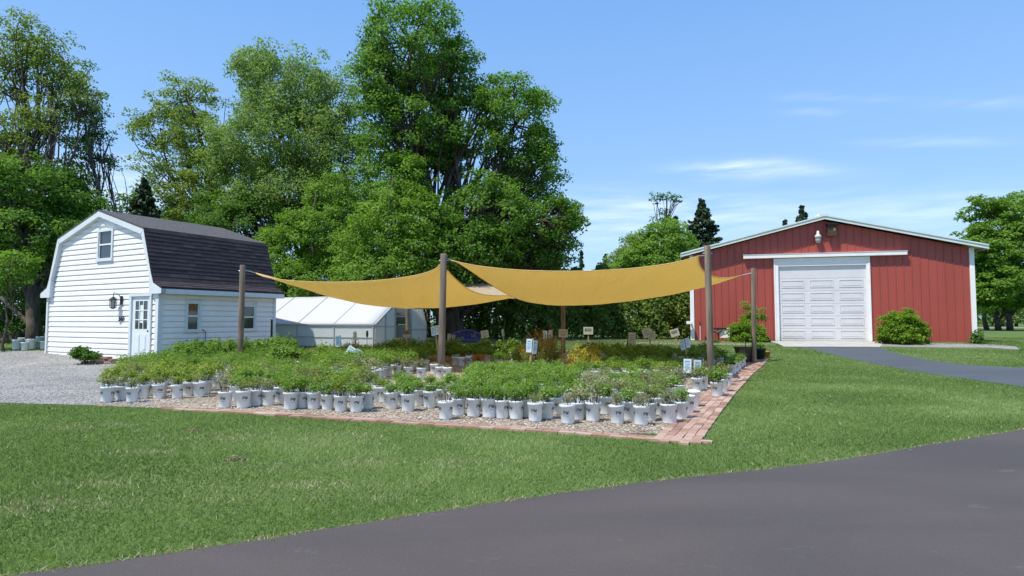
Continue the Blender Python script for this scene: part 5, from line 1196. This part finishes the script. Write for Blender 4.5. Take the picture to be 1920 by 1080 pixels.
# ---------------------------------------------------------------- grass blades and loose pebbles
def g2l(pts): return [tuple(p) for p in pts]
EX = [g2l(road_edge) + g2l(road_near[::-1]), g2l(dr_far) + g2l(dr_near[::-1]), g2l(fr) + g2l(bk[::-1])]
bo = [G(*q) for q in ((430, 775), (640, 789), (830, 800.5), (1000, 810.5), (1130, 820), (1312, 834), (1352, 775), (1378, 741), (1412, 702), (1441, 675), (1405, 680), (1238, 815), (1130, 812), (1000, 804), (830, 795), (640, 784), (430, 771))]
EX.append([(p.x, p.y) for p in bo])
EX.append([(G(*q).x, G(*q).y) for q in ((1440, 640), (1660, 641), (1650, 651), (1470, 650.5))])
EX.append([(G(*q).x, G(*q).y) for q in ((1648, 642), (1905, 650), (1912, 657), (1648, 651))])
def vnoise(x, y, s, seed):
    g = np.random.default_rng(seed).uniform(0, 1, (64, 64)); u = x * s; v = y * s; i = np.floor(u).astype(int); j = np.floor(v).astype(int); fu = u - i; fv = v - j; fu = fu * fu * (3 - 2 * fu); fv = fv * fv * (3 - 2 * fv)
    a = g[i % 64, j % 64]; b_ = g[(i + 1) % 64, j % 64]; c = g[i % 64, (j + 1) % 64]; d = g[(i + 1) % 64, (j + 1) % 64]
    return (a * (1 - fu) + b_ * fu) * (1 - fv) + (c * (1 - fu) + d * fu) * fv
def blades(N, dmin, dmax, seed, pw=1.6):
    r = np.random.default_rng(seed); t = r.uniform(0, 1, N); e = 2 - pw
    dep = (dmin ** e + t * (dmax ** e - dmin ** e)) ** (1 / e) if abs(e) > 1e-6 else dmin * (dmax / dmin) ** t
    x = (r.uniform(-1, 1, N) * 1.0) * (dep * .90 + .6); y = dep
    keep = np.ones(N, bool)
    jx = x + r.normal(0, .02, N); jy = y + r.normal(0, .03, N)
    for k_, P_ in enumerate(EX): keep &= ~inpoly(jx, jy, P_)
    keep &= y < 34
    x = x[keep]; y = y[keep]; n = len(x); dep = y
    n1 = vnoise(x + 50, y + 50, .9, 1); n2 = vnoise(x + 50, y + 50, 3.2, 2); n3 = vnoise(x + 50, y + 50, .35, 3)
    h = (.020 + .016 * n2) * r.uniform(.5, 1.3, n); w = (.0030 + .0010 * dep) * r.uniform(.7, 1.3, n)
    a = r.uniform(0, 6.283, n); lean = r.normal(0, .55, (n, 2)) * h[:, None]
    z = gzn(y); V = np.empty((n, 3, 3)); cx_, cy_ = np.cos(a) * w * .5, np.sin(a) * w * .5
    V[:, 0] = np.stack([x - cx_, y - cy_, z], 1); V[:, 1] = np.stack([x + cx_, y + cy_, z], 1); V[:, 2] = np.stack([x + lean[:, 0], y + lean[:, 1], z + h], 1)
    T = np.clip(.42 + .55 * (n1 - .5) + .50 * (n3 - .5) + .35 * (n2 - .5) + r.normal(0, .15, n), 0, 1)
    return V, T, x, y, n1, n2
V, T, x, y, n1, n2 = blades(620000, 3.0, 34, 31)
# dead thatch patches on the left lawn
pat = np.zeros(len(x))
for (px, py, w, h) in ((560, 822, 1.5, .38), (520, 875, .75, .22), (560, 912, .9, .16), (60, 945, .8, .18), (30, 960, .5, .12), (200, 908, .4, .16), (700, 868, .7, .25), (170, 800, .7, .3), (270, 848, .4, .14), (850, 865, .7, .18), (1160, 730, .01, .01), (620, 935, .9, .1)):
    p = G(px, py); pat = np.maximum(pat, np.exp(-((x - p.x) / w) ** 2 - ((y - p.y) / h) ** 2))
edge_d = np.full(len(x), 9.)
for i in range(len(road_edge) - 1):
    a = np.array(road_edge[i]); b_ = np.array(road_edge[i + 1]); ab = b_ - a; tt = np.clip(((x - a[0]) * ab[0] + (y - a[1]) * ab[1]) / (ab @ ab), 0, 1); edge_d = np.minimum(edge_d, np.hypot(x - a[0] - ab[0] * tt, y - a[1] - ab[1] * tt))
dry = (rng.uniform(0, 1, len(x)) < pat * .5 * (.3 + 1.1 * n2)) | (rng.uniform(0, 1, len(x)) < .75 * np.exp(-(edge_d / .055) ** 2)) | (rng.uniform(0, 1, len(x)) < .012)
V = V.reshape(-1, 3, 3)
tag(np_mesh('grass', V[~dry].reshape(-1, 3), None, T[~dry], LM['grass'], None, True), 'short mown green lawn grass round the plant bed', 'grass', None, 'stuff')
Vd = V[dry].copy(); Vd[:, 2, :2] += rng.normal(0, .012, (len(Vd), 2)); Vd[:, 2, 2] -= .006
tag(np_mesh('dry_grass', Vd.reshape(-1, 3), None, rng.uniform(0, 1, len(Vd)), LM['dry grass'], None, True), 'dead straw coloured grass in patches and along the asphalt edge', 'dry grass', None, 'stuff')
# pebbles
N = 26000; t = rng.uniform(0, 1, N); dep = 6.4 * (22 / 6.4) ** t; x = rng.uniform(-.95, .62, N) * dep; ok = inpoly(x, dep, EX[2]); x = x[ok]; y = dep[ok]; n = len(x)
s = rng.uniform(.006, .016, n) * (1 + .05 * y); q = rng.uniform(0, 6.28, n); base = np.stack([x, y, gzn(y) + .006 + s * .25], 1); Vp = []
dirs = [(1, 0, 0), (0, 1, 0), (-1, 0, 0), (0, -1, 0)]
vv = [base + np.stack([np.cos(q + k * math.pi / 2) * s * rng.uniform(.7, 1.2, n), np.sin(q + k * math.pi / 2) * s * rng.uniform(.7, 1.2, n), rng.uniform(-.2, .2, n) * s], 1) for k in range(4)]; tp = base + np.stack([s * 0, s * 0, s * rng.uniform(.4, .8, n)], 1)
for k in range(4): Vp.append(np.stack([vv[k], vv[(k + 1) % 4], tp], 1))
Vp = np.stack(Vp, 1).reshape(-1, 3); tt = np.repeat(np.clip(np.where(x < -5.6 - .1 * (y - 9), rng.uniform(0, .35, n), rng.uniform(.3, 1, n)), 0, 1), 4)
M['stones'] = tintmat('loose stones', ((0, (.20, .20, .21)), (.34, (.42, .42, .43)), (.36, (.18, .13, .09)), (1, (.58, .50, .40))), .85)
tag(np_mesh('loose_pebbles', Vp, None, tt, M['stones'], None, True), 'loose pebbles scattered over the gravel bed', 'pebbles', None, 'stuff')
for o in PROTOTYPES: bpy.data.objects.remove(o)
